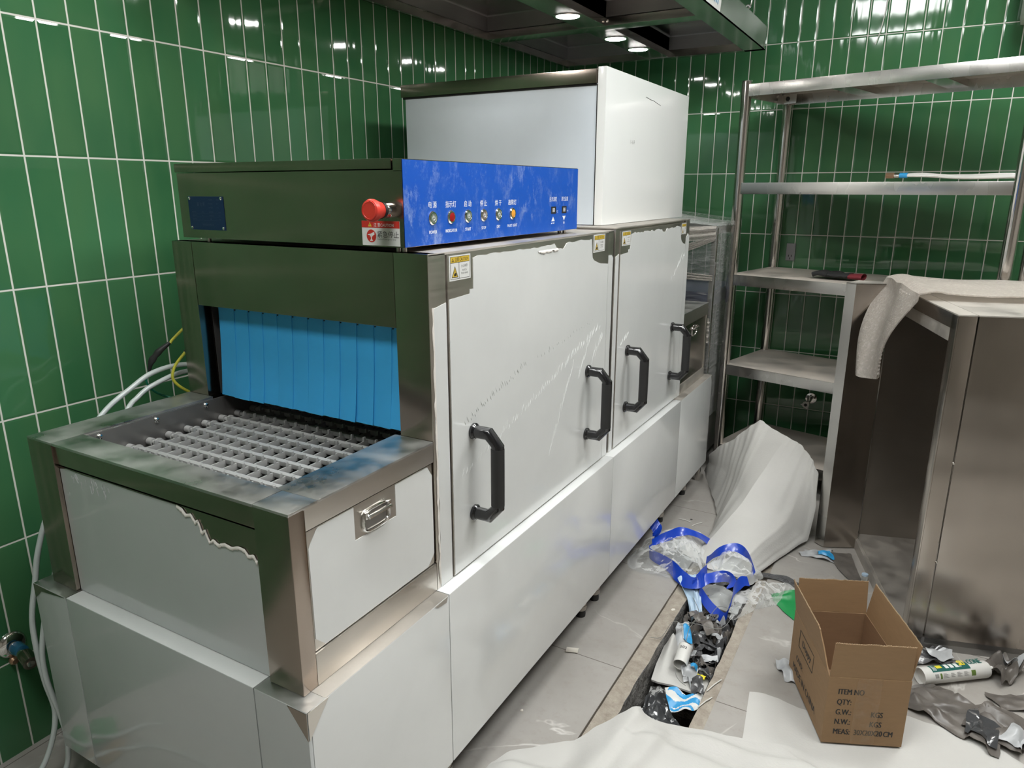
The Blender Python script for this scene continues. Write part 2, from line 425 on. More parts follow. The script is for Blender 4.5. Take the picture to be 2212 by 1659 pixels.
    def build(self, name, parent=None, world=True, smooth=True, angle=38.0):
        off = Vector((0, 0, 0))
        if world:
            q = parent
            while q is not None: off += q.location; q = q.parent
        if off.length: self.bm.transform(Matrix.Translation(-off))
        me = bpy.data.meshes.new(name); self.bm.to_mesh(me); self.bm.free()
        for m in self.mats: me.materials.append(M[m])
        if smooth and len(me.polygons):
            me.polygons.foreach_set('use_smooth', [True] * len(me.polygons))
            me.set_sharp_from_angle(angle=math.radians(angle))
        o = bpy.data.objects.new(name, me); COL.objects.link(o)
        if parent is not None: o.parent = parent
        return o

def tag(o, label, cat, group=None, kind=None):
    o['label'] = label; o['category'] = cat
    if group: o['group'] = group
    if kind: o['kind'] = kind
    return o

def thing(name, label, cat, loc=(0, 0, 0), rz=0.0, group=None):
    o = bpy.data.objects.new(name, None); COL.objects.link(o)
    o.empty_display_size = 0.1; o.location = loc; o.rotation_euler = (0, 0, rz)
    return tag(o, label, cat, group)

def struct(o):
    o['kind'] = 'structure'; return o

def dup_tree(o, parent=None):
    c = o.copy(); COL.objects.link(c)
    if parent is not None: c.parent = parent
    for ch in list(o.children): dup_tree(ch, c)
    return c

def recentre(o):
    """put a single-mesh thing's origin at its base"""
    me = o.data; n = len(me.vertices)
    cs = [v.co for v in me.vertices]
    c = Vector(((min(v.x for v in cs) + max(v.x for v in cs)) / 2, (min(v.y for v in cs) + max(v.y for v in cs)) / 2, min(v.z for v in cs)))
    me.transform(Matrix.Translation(-c)); o.location = c
    return o

def poly_at(pts, t):
    """point at parameter t along a polyline"""
    pts = [Vector(p) for p in pts]
    L = [0.0]
    for a, b in zip(pts, pts[1:]): L.append(L[-1] + (b - a).length)
    s = t * L[-1]
    for i in range(len(pts) - 1):
        if s <= L[i + 1] or i == len(pts) - 2:
            k = (s - L[i]) / max(1e-9, L[i + 1] - L[i]); return pts[i].lerp(pts[i + 1], min(max(k, 0), 1))

def coons(c0, c1, d0, d1):
    """c0: v=0 edge along u, c1: v=1 edge along u, d0: u=0 edge along v, d1: u=1 edge along v"""
    P00, P10, P01, P11 = Vector(c0[0]), Vector(c0[-1]), Vector(c1[0]), Vector(c1[-1])
    def f(u, v):
        a = poly_at(c0, u) * (1 - v) + poly_at(c1, u) * v
        b = poly_at(d0, v) * (1 - u) + poly_at(d1, v) * u
        c = P00 * (1 - u) * (1 - v) + P10 * u * (1 - v) + P01 * (1 - u) * v + P11 * u * v
        return a + b - c
    return f

def smooth_line(pts, n=8):
    """Catmull-Rom through pts"""
    P = [Vector(p) for p in pts]; P = [P[0] * 2 - P[1]] + P + [P[-1] * 2 - P[-2]]; out = []
    for i in range(1, len(P) - 2):
        for k in range(n):
            t = k / n
            out.append(0.5 * ((2 * P[i]) + (P[i + 1] - P[i - 1]) * t + (2 * P[i - 1] - 5 * P[i] + 4 * P[i + 1] - P[i + 2]) * t * t + (3 * P[i] - P[i - 1] - 3 * P[i + 1] + P[i + 2]) * t ** 3))
    out.append(P[-2]); return out

def nz(p, s, seed=0.0):
    return noise.noise(Vector(p) * s + Vector((seed, seed * 1.7, seed * 0.3)))

def ragged(a, b, n, amp, seed, axis_out):
    """points from a to b with a torn look, pushed along axis_out"""
    r = random.Random(seed); a, b = Vector(a), Vector(b); out = []
    for i in range(n + 1):
        t = i / n
        k = 0 if i in (0, n) else r.uniform(-amp, amp)
        out.append(a.lerp(b, t) + Vector(axis_out) * k)
    return out

# ------------------------------------------------------------------ room shell
RX, RY0, RY1, RZ = 4.1, -2.2, 3.94, 2.80
b = MB('tile_left'); b.box((-0.10, RY0, -0.3), (0.0, RY1 + .1, RZ + .1)); struct(b.build('wall_left'))
b = MB('tile_back'); b.box((0.0, RY1, -0.3), (RX + .1, RY1 + 0.10, RZ + .1)); struct(b.build('wall_back'))
b = MB('plaster'); b.box((RX, RY0, -0.3), (RX + .1, RY1, RZ + .1)); struct(b.build('wall_right'))
b = MB('plaster'); b.box((-0.10, RY0 - .1, -0.3), (RX + .1, RY0, RZ + .1)); struct(b.build('wall_front'))
b = MB('ceiling'); b.box((0.0, RY0, RZ), (RX, RY1, RZ + 0.1)); struct(b.build('ceiling'))

TX0, TX1, TX2, TX3, TYE = 1.218, 1.270, 1.457, 1.495, 3.35   # trench: tile edge, lip, hole, lip, tile edge
b = MB('floor')
b.box((0, RY0, -0.016), (TX0, RY1, 0)); b.box((TX3, RY0, -0.016), (RX, RY1, 0)); b.box((TX0, TYE, -0.016), (TX3, RY1, 0))
struct(b.build('floor', smooth=False))
b = MB('lip')
def rough_bar(x0, x1, y0, y1, ztop, zbot, seed):
    n = 140
    def f(u, v):
        y = y0 + (y1 - y0) * v
        x = x0 + (x1 - x0) * u
        e = nz((x, y, 0), 26, seed) * 0.004
        inner = 1 if (x1 > x0) else -1
        return Vector((x + (e if 0.05 < u else 0) * 1.0, y, ztop + nz((x, y, 3), 40, seed) * 0.003))
    b.grid(f, 6, n, 'lip')
rough_bar(TX0 - .004, TX1, RY0, TYE, -0.010, -0.3, 1.0)
rough_bar(TX3 + .004, TX2, RY0, TYE, -0.010, -0.3, 2.0)
# inner faces of the trench, uneven, with a break low down on the near left
def inner(xf, sgn, seed):
    def f(u, v):
        y = RY0 + (TYE - RY0) * v; z = -0.011 - 0.30 * u
        d = nz((y, z, seed), 9, seed) * 0.010 * min(1, u * 4) + nz((y, z, seed), 34, seed) * 0.004 * min(1, u * 6)
        e = nz((xf, y, 0), 26, seed) * 0.004
        return Vector((xf + e - sgn * abs(d), y, z))
    b.grid(f, 22, 200, 'trench')
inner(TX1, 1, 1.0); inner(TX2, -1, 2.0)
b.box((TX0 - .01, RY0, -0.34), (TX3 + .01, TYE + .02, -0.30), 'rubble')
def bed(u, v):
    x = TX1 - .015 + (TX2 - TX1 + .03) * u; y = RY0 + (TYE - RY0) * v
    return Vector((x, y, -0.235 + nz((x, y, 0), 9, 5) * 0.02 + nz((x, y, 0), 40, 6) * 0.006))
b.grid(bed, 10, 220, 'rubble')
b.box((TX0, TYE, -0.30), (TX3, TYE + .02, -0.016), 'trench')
struct(b.build('trim_1'))

# ceiling lamps (surface panels)
for i, (lx, ly) in enumerate(CEILING_LAMPS):
    t = thing('ceiling_light', ['square white ceiling light panel nearest the exhaust hood', 'square white ceiling light panel above the cabinet, nearer the camera',
              'square white ceiling light panel closest to the back wall', 'small square white ceiling light panel nearest the front wall'][i], 'ceiling light', (lx, ly, RZ), 0, 'ceiling light panels')
    if i == 3: t.scale = (1.1, .8, 1)
    b = MB('white_plastic')
    for s in (-1, 1):
        b.box((s * .31 - .01, -.32, -.03), (s * .31 + .01, .32, 0)); b.box((-.30, s * .31 - .01, -.03), (.30, s * .31 + .01, 0))
    b.build('frame', t, world=False)
    b = MB('lamp'); b.box((-.30, -.30, -.022), (.30, .30, -.012)); b.build('diffuser', t, world=False)

# ------------------------------------------------------------------ conveyor dishwasher
DW = thing('conveyor_dishwasher', 'long stainless steel conveyor dishwasher half covered in white protective film, against the green wall', 'dishwasher', (0.65, 1.97, 0.0))
BX0, BX1 = 0.272, 1.027           # body back / front
TY0, BY0 = 0.718, 1.107           # tray near face / body near face
ZL, ZT, ZB, ZS = 0.558, 0.896, 1.271, 0.130   # ledge, tray deck, body top, skirt bottom

def film_x(b, x, pts, t=0.0009, mat='film'):
    b.prism([(x, y, z) for y, z in pts], (t, 0, 0), mat)
def film_y(b, y, pts, t=0.0009, mat='film_shaded'):
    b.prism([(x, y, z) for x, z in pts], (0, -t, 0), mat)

# --- skirt panels (front = towards the room, end = towards the camera)
def skirt_front(y0, y1, ledge, corner=None):
    b = MB('film')
    b.box((1.050, max(y0 + .0012, .7003), ZS), (1.059, y1 - .0012, ZL), 'film', .0015)
    b.box((1.020, max(y0 + .0012, .7355), ZL - .008), (1.0585, y1 - .0012, ZL + .0006), ledge, .001)
    if corner == 'near':
        b.prism([(1.0592, y0 + .0012, ZL - .001), (1.0592, y0 + .05, ZL - .001), (1.0592, y0 + .0012, ZL - .055)], (.0008, 0, 0), 'steel')
        b.prism([(1.0592, y0 + .36, ZL - .001), (1.0592, y0 + .405, ZL - .001), (1.0592, y0 + .40, ZL - .012), (1.0592, y0 + .37, ZL - .008)], (.0008, 0, 0), 'steel')
    if corner == 'far':
        b.prism([(1.0592, y1 - .0012, ZL - .001), (1.0592, y1 - .02, ZL - .001), (1.0592, y1 - .0012, ZL - .03)], (.0008, 0, 0), 'steel')
    b.build('skirt_panel', DW)
skirt_front(0.692, 1.103, 'steel_dusty', 'near')
skirt_front(1.103, 2.030, 'film')
skirt_front(2.030, 2.765, 'film')
skirt_front(2.765, 3.250, 'steel_dusty', 'far')
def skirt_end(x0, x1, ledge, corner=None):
    b = MB('film_shaded')
    b.box((x0 + .0012, 0.692, ZS), (x1 - .0012, 0.700, ZL), 'film_shaded', .0015)
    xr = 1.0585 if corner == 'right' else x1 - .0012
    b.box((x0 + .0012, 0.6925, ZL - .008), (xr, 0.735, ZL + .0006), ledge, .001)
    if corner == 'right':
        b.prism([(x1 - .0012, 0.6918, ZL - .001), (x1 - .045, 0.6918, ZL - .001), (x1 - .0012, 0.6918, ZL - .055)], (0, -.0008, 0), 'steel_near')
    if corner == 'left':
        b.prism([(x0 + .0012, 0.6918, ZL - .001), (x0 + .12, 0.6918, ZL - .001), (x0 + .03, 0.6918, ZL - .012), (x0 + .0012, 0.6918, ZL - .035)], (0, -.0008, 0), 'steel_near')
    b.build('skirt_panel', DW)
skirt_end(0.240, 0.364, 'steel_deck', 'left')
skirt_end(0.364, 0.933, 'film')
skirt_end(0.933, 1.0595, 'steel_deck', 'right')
b = MB('steel')
b.box((0.240, 0.701, ZS), (0.246, 3.25, ZL)); b.box((0.246, 0.735, ZL - .008), (0.275, 3.25, ZL)); b.box((0.246, 3.242, ZS), (1.05, 3.25, ZL))
b.build('back_skirt', DW)

# --- near tray module
b = MB('steel')
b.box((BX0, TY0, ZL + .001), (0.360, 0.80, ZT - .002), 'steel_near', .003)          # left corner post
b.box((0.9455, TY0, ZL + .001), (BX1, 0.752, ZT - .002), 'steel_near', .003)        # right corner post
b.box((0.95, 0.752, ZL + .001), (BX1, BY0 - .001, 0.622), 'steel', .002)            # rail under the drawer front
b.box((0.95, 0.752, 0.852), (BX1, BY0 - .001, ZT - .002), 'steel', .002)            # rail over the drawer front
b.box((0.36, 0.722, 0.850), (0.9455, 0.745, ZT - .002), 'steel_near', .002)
b.box((0.36, 0.760, ZL), (0.945, 0.775, 0.84), 'black_gap')
b.box((BX0, 0.80, ZL), (0.290, BY0, 0.85), 'steel_near')
b.build('tray_frame', DW)
b = MB('steel_deck')
b.box((BX0, TY0, ZT - .006), (0.3605, BY0 - .001, ZT), 'steel_deck', .002)
b.box((0.3615, TY0, ZT - .006), (0.9445, 0.783, ZT), 'steel_deck', .002)
b.box((0.9455, TY0, ZT - .006), (BX1, 0.783, ZT), 'steel_deck', .002)
b.box((0.930, 0.783, ZT - .006), (BX1, BY0 - .001, ZT), 'steel_deck', .002)
b.build('tray_deck', DW)
b = MB('steel_near')
b.box((0.361, 0.728, ZL + .001), (0.9445, 0.734, 0.843), 'steel_near')
tear = [(0.735, .842), (0.748, .838), (0.757, .829), (0.772, .833), (0.781, .821), (0.789, .826), (0.797, .805), (0.806, .811), (0.815, .790), (0.826, .797), (0.838, .791),
        (0.855, .797), (0.872, .794), (0.889, .800), (0.905, .799), (0.914, .790), (0.926, .794), (0.934, .784), (0.9435, .797)]
pe = b.build('end_panel', DW)
b = MB('film_shaded')
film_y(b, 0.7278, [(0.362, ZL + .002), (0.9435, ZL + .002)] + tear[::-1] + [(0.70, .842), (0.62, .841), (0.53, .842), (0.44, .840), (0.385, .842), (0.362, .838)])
rr = random.Random(3)
for k in range(26):                                  # wrinkles at the top left corner
    x = .37 + rr.random() * .16; z = .838 - rr.random() * (.06 if x < .40 else .018)
    b.cyl((x, .7266, z), (x + rr.uniform(-.008, .008), .7266, z - rr.uniform(.005, .018)), .0007, 'film_shaded', 5)
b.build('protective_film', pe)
b = MB('film_torn')
rr = random.Random(3)
tl = [(x, 0.7266, z) for x, z in tear]
def lip_(u, v):
    p = poly_at(tl, u); k = .0035 + .004 * abs(nz((u * 40, 0, 0), 1, 3))
    return Vector((p.x + .002 * nz((u * 60, v, 0), 1, 8), .7266 - .5 * k * math.sin(v * 2.6), p.z + .002 - k * v * 1.6))
b.grid(lip_, 110, 4)
b.build('torn_edge', pe, angle=80)

# drawer front with its recessed pull
b = MB('steel')
b.box((1.008, 0.755, 0.624), (1.0235, 1.1035, 0.849), 'steel', .002)
dr = b.build('drawer', DW)
b = MB('film')
c = .022
film_x(b, 1.0236, [(.757 + c, .626), (1.100 - c * .9, .626), (1.102, .626 + c), (1.102, .846 - c), (1.102 - c * .7, .847), (.984, .847), (.984, .783), (.868, .783), (.868, .847), (.757 + c, .847), (.757, .847 - c * 1.3), (.757, .626 + c)])
b.build('protective_film', dr)
def pull(yc, zc, parent):
    b = MB('chrome')
    w, h = .036, .021
    n = 10; loop = []
    for k in range(4 * n):       # rounded frame
        a = 2 * PI * k / (4 * n); ca, sa = math.cos(a), math.sin(a)
        loop.append((1.026, yc + w * math.copysign(abs(ca) ** .55, ca), zc + h * math.copysign(abs(sa) ** .55, sa)))
    b.tube(loop, .0032, 'chrome', 8, closed=True)
    b.box((1.0236, yc - .030, zc - .016), (1.0243, yc + .030, zc + .016), 'dark_steel')
    b.tube([(1.027, yc - .030, zc + .016), (1.036, yc - .030, zc + .012), (1.036, yc + .030, zc + .012), (1.027, yc + .030, zc + .016)], .0036, 'chrome', 8)
    for s in (-1, 1): b.box((1.0265, yc + s * .030 - .006, zc + .008), (1.034, yc + s * .030 + .006, zc + .021), 'chrome', .002)
    b.build('pull_handle', parent)
pull(.925, .808, dr)

# inside of the tray: side plates, screws, bottom
b = MB('dark_steel')
b.box((0.3605, 0.784, 0.70), (0.3645, 1.30, ZT - .006)); b.box((0.931, 0.784, 0.70), (0.935, 1.30, ZT - .006))
b.box((0.36, 0.780, 0.70), (0.935, 0.784, ZT - .006)); b.box((0.36, 0.78, 0.695), (0.935, 1.30, 0.70), 'black_gap')
tr = b.build('tray_liner', DW)
for y in (.815, .948, 1.080):
    b = MB('chrome'); b.lathe([(.0075, 0), (.0072, .002), (.005, .0042), (.0015, .005)], (.3645, y, .880), X, 'chrome', 14)
    b.box((.3694, y - .003, .8795), (.3698, y + .003, .8805), 'black_gap'); b.build('screw', tr)

belt = None
BELT = []
def link_row(first=True):
    b = MB('belt'); r = random.Random(5)
    b.cyl((.366, 0, .838), (.93, 0, .838), .0052, 'belt', 10)
    b.cyl((.366, 0, .838), (.383, 0, .838), .0085, 'belt', 12)
    b.lathe([(.006, 0), (.0125, .001), (.0125, .006), (.006, .008)], (.398, 0, .838), X, 'belt', 12)
    b.box((.408, -.0065, .836), (.925, .0065, .8465), 'belt', .003)
    for k in range(15):
        x = .418 + .0352 * k
        if x > .92: break
        b.box((x - .0017, .004, .830), (x + .0017, .046, .8445), 'belt', .0006)
        b.box((x - .0017, .028, .8440), (x + .0017, .0345, .8545), 'belt', .0006)
        if k % 2 == 1: b.box((x + .017, -.0067, .838), (x + .0176, .0067, .8468), 'dark_steel')
    return b
belt_root = None
for k in range(11):
    y = .776 + .0488 * k
    if k == 0:
        bb = MB('dark_steel')
        bb.cyl((.372, .784, .826), (.372, 1.30, .826), .003, 'dark_steel', 8); bb.cyl((.370, .787, .826), (.925, .787, .826), .003, 'dark_steel', 8); bb.cyl((.923, .784, .826), (.923, 1.30, .826), .003, 'dark_steel', 8)
        belt_root = bb.build('conveyor_belt', DW)
        row0 = link_row().build('link_row', belt_root, world=True); row0.location.y += y
    else:
        c = row0.copy(); COL.objects.link(c); c.parent = belt_root; c.location.y = row0.location.y + .0488 * k

# --- main body: shell around the wash tunnel
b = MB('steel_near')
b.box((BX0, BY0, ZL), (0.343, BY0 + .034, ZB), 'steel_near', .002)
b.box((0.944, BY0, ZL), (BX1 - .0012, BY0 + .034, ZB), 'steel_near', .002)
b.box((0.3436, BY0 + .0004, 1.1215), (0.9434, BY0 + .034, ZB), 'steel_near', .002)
b.box((BX0 + .002, BY0 + .034, ZL), (0.300, 2.04, ZB - .004), 'steel_near')
b.box((1.000, BY0 + .034, ZL), (1.020, 2.04, ZB - .004), 'steel')
b.box((BX0, BY0 + .002, ZB - .006), (BX1, 2.045, ZB), 'steel_dusty', .002)
b.box((0.30, 1.50, ZL), (1.0, 1.51, ZB - .006), 'black_gap')
b.box((0.30, 1.145, 1.19), (1.0, 1.50, 1.20), 'black_gap')
b.box((1.018, BY0 + .0005, ZL), (BX1, 1.164, ZB - .001), 'steel', .0012)       # near pillar
b.box((1.018, 2.004, ZL), (BX1, 2.045, ZB - .001), 'steel', .0012)             # far pillar
b.box((0.343, BY0 + .036, 0.893), (0.3445, BY0 + .15, 1.121), 'dark_steel')
b.box((0.352, BY0 + .06, 0.92), (0.362, BY0 + .075, 1.06), 'dark_steel')
body = b.build('wash_cabinet', DW)
b = MB('film')
film_x(b, BX1 + .0002, [(1.119, ZL + .002), (1.1625, ZL + .002), (1.1625, 1.172), (1.118, 1.165)] + [(1.119 + rr.uniform(-.004, .004), 1.165 - .6 * k / 16) for k in range(1, 16)])
b.build('protective_film', body); b = MB('film')
film_x(b, BX1 + .0002, [(2.006, ZL + .002), (2.043, ZL + .002), (2.042, .8), (2.038, .9), (2.042, 1.0), (2.040, 1.15), (2.043, 1.19), (2.030, 1.20), (2.006, 1.20)])
b.build('protective_film', body)
b = MB('film_torn')
def curl(u, v):
    z = 1.168 - .60 * u; w = .0045 + .0035 * nz((z, 0, 0), 30, 2) + .002 * nz((z, 0, 0), 110, 5)
    return Vector((BX1 + .0012 + .0022 * math.sin(v * 2.8), 1.1195 - w * (1 - v) - .001, z))
b.grid(curl, 90, 4)
b.build('torn_edge', body, angle=80)
b = MB('steel')
b.box((BX0, 2.060, ZL), (1.018, 2.832, ZB + .002), 'steel'); b.box((1.010, 2.060, ZL), (BX1, 2.092, ZB + .002), 'steel', .0012)
b.box((1.010, 2.788, ZL), (BX1, 2.836, ZB + .002), 'steel', .0012)
b.box((BX0, 2.058, ZB + .002), (BX1 + .001, 2.838, ZB + .007), 'steel_dusty', .002)
b.box((0.30, 2.045, ZL), (1.015, 2.060, ZB - .01), 'black_gap')
body2 = b.build('rinse_cabinet', DW)
b = MB('film')
film_x(b, BX1 + .0002, [(2.062, ZL + .002), (2.090, ZL + .002), (2.090, 1.198), (2.062, 1.19)])
b.build('protective_film', body2); b = MB('film')
film_x(b, BX1 + .0002, [(2.792, ZL + .002), (2.836, ZL + .002), (2.836, 1.215), (2.815, 1.222), (2.792, 1.205)])
b.build('protective_film', body2)

# --- doors
def caution_sticker(y0, y1, z0, z1, zh, en1, en2, parent, x):
    b = MB('label_white'); w, h = y1 - y0, z1 - z0
    b.box((x, y0, z0), (x + .0006, y1, z1), 'label_white')
    q = x + .0007
    P = lambda u, v: (q, y0 + u * w, z0 + v * h)
    def poly(pts, mat, d=0.0): b.prism([(q + d, y0 + u * w, z0 + v * h) for u, v in pts], (.0001, 0, 0), mat)
    poly([(.05, .06), (.95, .06), (.95, .95), (.05, .95)], 'black_ink')
    poly([(.065, .075), (.435, .075), (.435, .70), (.065, .70)], 'label_white', .0001)
    poly([(.455, .075), (.935, .075), (.935, .70), (.455, .70)], 'label_white', .0001)
    poly([(.065, .72), (.935, .72), (.935, .935), (.065, .935)], 'label_yellow', .0001)
    poly([(.10, .12), (.40, .12), (.25, .58)], 'black_ink', .0002)
    poly([(.135, .15), (.365, .15), (.25, .51)], 'label_yellow', .0003)
    poly([(.20, .18), (.31, .18), (.32, .29), (.25, .31), (.21, .27)], 'black_ink', .0004)
    poly([(.235, .33), (.265, .33), (.25, .42)], 'black_ink', .0004)
    poly([(.11, .76), (.21, .76), (.16, .90)], 'black_ink', .0002); poly([(.135, .78), (.185, .78), (.16, .86)], 'label_yellow', .0003)
    b.text('注意', P(.25, .765), h * .125, Y, Z, 'black_ink', sx=.85, raise_=.0003)
    b.text('CAUTION', P(.47, .765), h * .125, Y, Z, 'black_ink', sx=.8, raise_=.0003)
    b.text(zh, P(.695, .50), h * .10, Y, Z, 'black_ink', 'CENTER', sx=.85, raise_=.0003)
    b.text(en1, P(.695, .34), h * .075, Y, Z, 'black_ink', 'CENTER', sx=.8, raise_=.0003)
    b.text(en2, P(.695, .22), h * .075, Y, Z, 'black_ink', 'CENTER', sx=.8, raise_=.0003)
    return b.build('caution_sticker', parent, smooth=False)

def door_handle(yc, parent, x=1.0312):
    b = MB('black_plastic')
    zc = .780; h = .097
    b.tube([(x + .0, yc, zc + h), (x + .040, yc, zc + h), (x + .062, yc, zc + h - .024), (x + .062, yc, zc - h + .024), (x + .040, yc, zc - h), (x + .0, yc, zc - h)], .0142, 'black_plastic', 18)
    for s in (-1, 1):
        b.lathe([(.0185, 0), (.0185, .005), (.0150, .009)], (x, yc, zc + s * h), X, 'black_plastic', 20)
    b.cyl((x + .062, yc, zc + h - .030), (x + .062, yc, zc - h + .030), .0152, 'matt_black', 18)
    b.build('door_handle', parent, angle=30)

def wrinkles(b, rows, x, seed):
    r = random.Random(seed)
    for (y0, z0, y1, z1, n, slant, ln) in rows:
        for k in range(n):
            t = (k + r.random() * .7) / n
            y = y0 + (y1 - y0) * t + r.uniform(-.003, .003); z = z0 + (z1 - z0) * t + r.uniform(-.004, .004)
            l = ln * r.uniform(.5, 1.3)
            b.ring([(x, y, z), (x + .0006, y + slant * l * .5, z + l * .5), (x, y + slant * l, z + l)], lambda i: .0002 if i != 1 else .0006, 5, 'film')

def door(y0, y1, left_cut, right_cut):
    b = MB('steel')
    b.box((1.0215, y0, ZL + .004), (1.0295, y1, ZB - .004), 'steel', .0012)
    d = b.build('door', DW)
    r = random.Random(int(y0 * 100)); zt = ZB - .012
    top = []
    n = 46
    for k in range(n + 1):
        y = y1 - .002 - (y1 - y0 - .004) * k / n
        z = zt - .003 - (.012 if .35 < k / n < .43 else 0) + r.uniform(-.004, .003)
        if y > y1 - right_cut[0] or y < y0 + left_cut[0]: continue
        top.append((y, z))
    L, R = left_cut, right_cut
    pts = [(y0 + .002, ZL + .006), (y1 - .002, ZL + .006), (y1 - .002, zt - R[1])]
    if R[2]: pts += [(y1 - R[0] * .55, zt - R[1] + .006), (y1 - R[0] * .9, zt - R[1] + .018)]
    pts += [(y1 - R[0], zt - R[1] + (.026 if R[2] else 0))] + top
    pts += [(y0 + L[0], zt - L[1] + .012), (y0 + L[0] - .014, zt - L[1] + .012), (y0 + L[0] - .014, zt - L[1] + .003), (y0 + .002, zt - L[1])]
    b = MB('film'); film_x(b, 1.0297, pts)
    return d, b
d1, fb = door(1.168, 2.000, (.092, .082), (.118, .082, True))
wrinkles(fb, [(1.20, .78, 1.95, .99, 58, .45, .020), (1.22, .90, 1.50, .975, 30, -.5, .012), (1.55, .975, 1.90, 1.02, 20, -.4, .010), (1.62, .69, 1.76, .90, 20, .35, .030), (1.80, .86, 1.88, .97, 10, .4, .030), (1.88, .88, 1.98, .96, 8, .4, .034)], 1.0306, 11)
fb.build('protective_film', d1)
b = MB('film_torn')
for k in range(9):
    y = 1.55 + k * .012; b.grid(lambda u, v, y=y, h=rr.uniform(.004, .010): Vector((1.0305 + .0025 * math.sin(v * 2.6), y + .0125 * u, 1.2455 - v * h)), 2, 5)
b.build('torn_edge', d1, angle=80)
d2, fb = door(2.096, 2.784, (.082, .064), (.065, .075, True))
wrinkles(fb, [(2.12, .90, 2.20, .93, 6, .5, .02), (2.62, 1.06, 2.78, 1.14, 8, .6, .03)], 1.0306, 12)
fb.build('protective_film', d2)
for yc in (1.250, 1.868): door_handle(yc, d1)
for yc in (2.187, 2.667): door_handle(yc, d2)
caution_sticker(1.173, 1.250, 1.2125, 1.2625, '小心夹手', 'WATCH', 'YOUR HAND', d1, 1.0297)
caution_sticker(1.888, 1.969, 1.2165, 1.2655, '小心高温', 'WARNING', 'HOT TOP', d1, 1.0297)
caution_sticker(2.106, 2.180, 1.2205, 1.2640, '小心夹手', 'WATCH', 'YOUR HAND', d2, 1.0297)
caution_sticker(2.722, 2.781, 1.2235, 1.2640, '小心高温', 'WARNING', 'HOT TOP', d2, 1.0297)

# --- splash curtain, overlapping strips hung inside the tunnel mouth
NS = 12
for k in range(NS):
    x0 = .372 + .0478 * k; w = .056
    bend = rr.uniform(-.0015, .0015); flare = rr.uniform(.0135, .0165); tw = rr.uniform(-.002, .002); drop = rr.uniform(-.001, .001)
    if k == NS - 1: w = .9425 - x0
    def f(u, v, x0=x0, w=w, bend=bend, flare=flare, tw=tw, k=k, drop=drop):
        x = x0 + w * u - .004 * v * (1 if k < NS - 1 else 0)
        y = BY0 + .0350 - .0020 * u - flare * v * v - (tw * (u - .5) + bend * math.sin(u * PI)) * v
        return Vector((x, y, 1.140 - (.243 + drop) * v))
    b = MB('curtain'); b.grid(f, 4, 14, 'curtain', .0012)
    if 0 < k: b.cyl((x0 + .012, BY0 + .031, 1.112), (x0 + .012, BY0 + .036, 1.112), .0016, 'black_gap', 8)
    b.build('curtain_strip', DW)

# --- exit tray at the far end
b = MB('dark_steel')
b.box((BX0, 2.842, ZL), (BX1 - .004, 3.216, 0.893), 'steel'); b.box((1.018, 2.842, ZL), (BX1, 3.216, 0.600), 'steel_dusty', .002)
b.box((1.018, 2.842, 0.846), (BX1, 3.216, 0.896), 'steel', .002); b.box((1.018, 3.195, 0.60), (BX1, 3.216, 0.846), 'steel', .002)
b.box((BX0, 2.842, 0.893), (BX1, 3.217, 0.899), 'steel_deck', .002)
ex = b.build('exit_tray', DW)
b = MB('steel_cab'); b.box((1.016, 2.845, .603), (1.0255, 3.191, .843), 'steel_cab', .002); b.build('drawer', DW)
ed = DW.children[-1]
pull(3.01, .806, ed)

# --- feet
for fx in (0.33, 0.990):
    for fy in (0.83, 1.16, 1.961, 2.076, 2.78, 3.109):
        b = MB('steel_post')
        b.cyl((fx, fy, .042), (fx, fy, ZS + .30), .019, 'steel_dusty', 18); b.lathe([(.012, .02), (.020, .026), (.021, .042)], (fx, fy, 0), Z, 'steel_dusty', 18)
        b.lathe([(.017, 0), (.0175, .010), (.014, .022)], (fx, fy, 0), Z, 'matt_black', 18)
        b.build('foot', DW)

# --- control box on top
CY0, CY1, CX0, CX1, CZ0, CZ1 = 1.103, 1.885, 0.325, 0.9765, 1.281, 1.445
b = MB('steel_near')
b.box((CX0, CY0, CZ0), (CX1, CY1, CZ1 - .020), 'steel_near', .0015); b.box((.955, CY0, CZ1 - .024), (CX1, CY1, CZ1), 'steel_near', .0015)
for fy in (1.13, 1.85):
    for fx in (.38, .94, .955): b.cyl((fx, fy, ZB), (fx, fy, CZ0 + .002), .005, 'steel', 10)
cb = b.build('control_box', DW)
b = MB('steel_near'); b.box((CX0 - .004, CY0 - .002, CZ1 - .0185), (.953, CY1 + .003, CZ1 + .001), 'steel_near', .003); b.build('lid', cb)
XP = CX1 + .0004
b = MB('blue_panel'); b.box((XP, CY0 + .001, CZ0 + .001), (XP + .0008, CY1, CZ1 - .0015), 'blue_panel')
XF = XP + .0009
BTN = [(1.195, '电 源', 'POWER', 'lens_grey'), (1.260, '指示灯', 'INDICATOR', 'dark_red'), (1.324, '启 动', 'START', 'lens_grey'), (1.388, '停 止', 'STOP', 'lens_brown'), (1.452, '烘 干', 'DRY', 'lens_grey'), (1.517, '故障灯', 'FAULT LIGHT', 'amber')]
for y, zh, en, mt in BTN:
    b.text(zh, (XF, y, 1.3545), .0100, Y, Z, 'white_ink', 'CENTER', sx=.92, bold=.008)
    b.text(en, (XF, y, 1.3035), .0064, Y, Z, 'white_ink', 'CENTER', sx=.86, bold=.022)
b.text('主洗温度', (XF, 1.733, 1.360), .0088, Y, Z, 'white_ink', 'CENTER', sx=.85); b.text('漂洗温度', (XF, 1.803, 1.360), .0088, Y, Z, 'white_ink', 'CENTER', sx=.85)
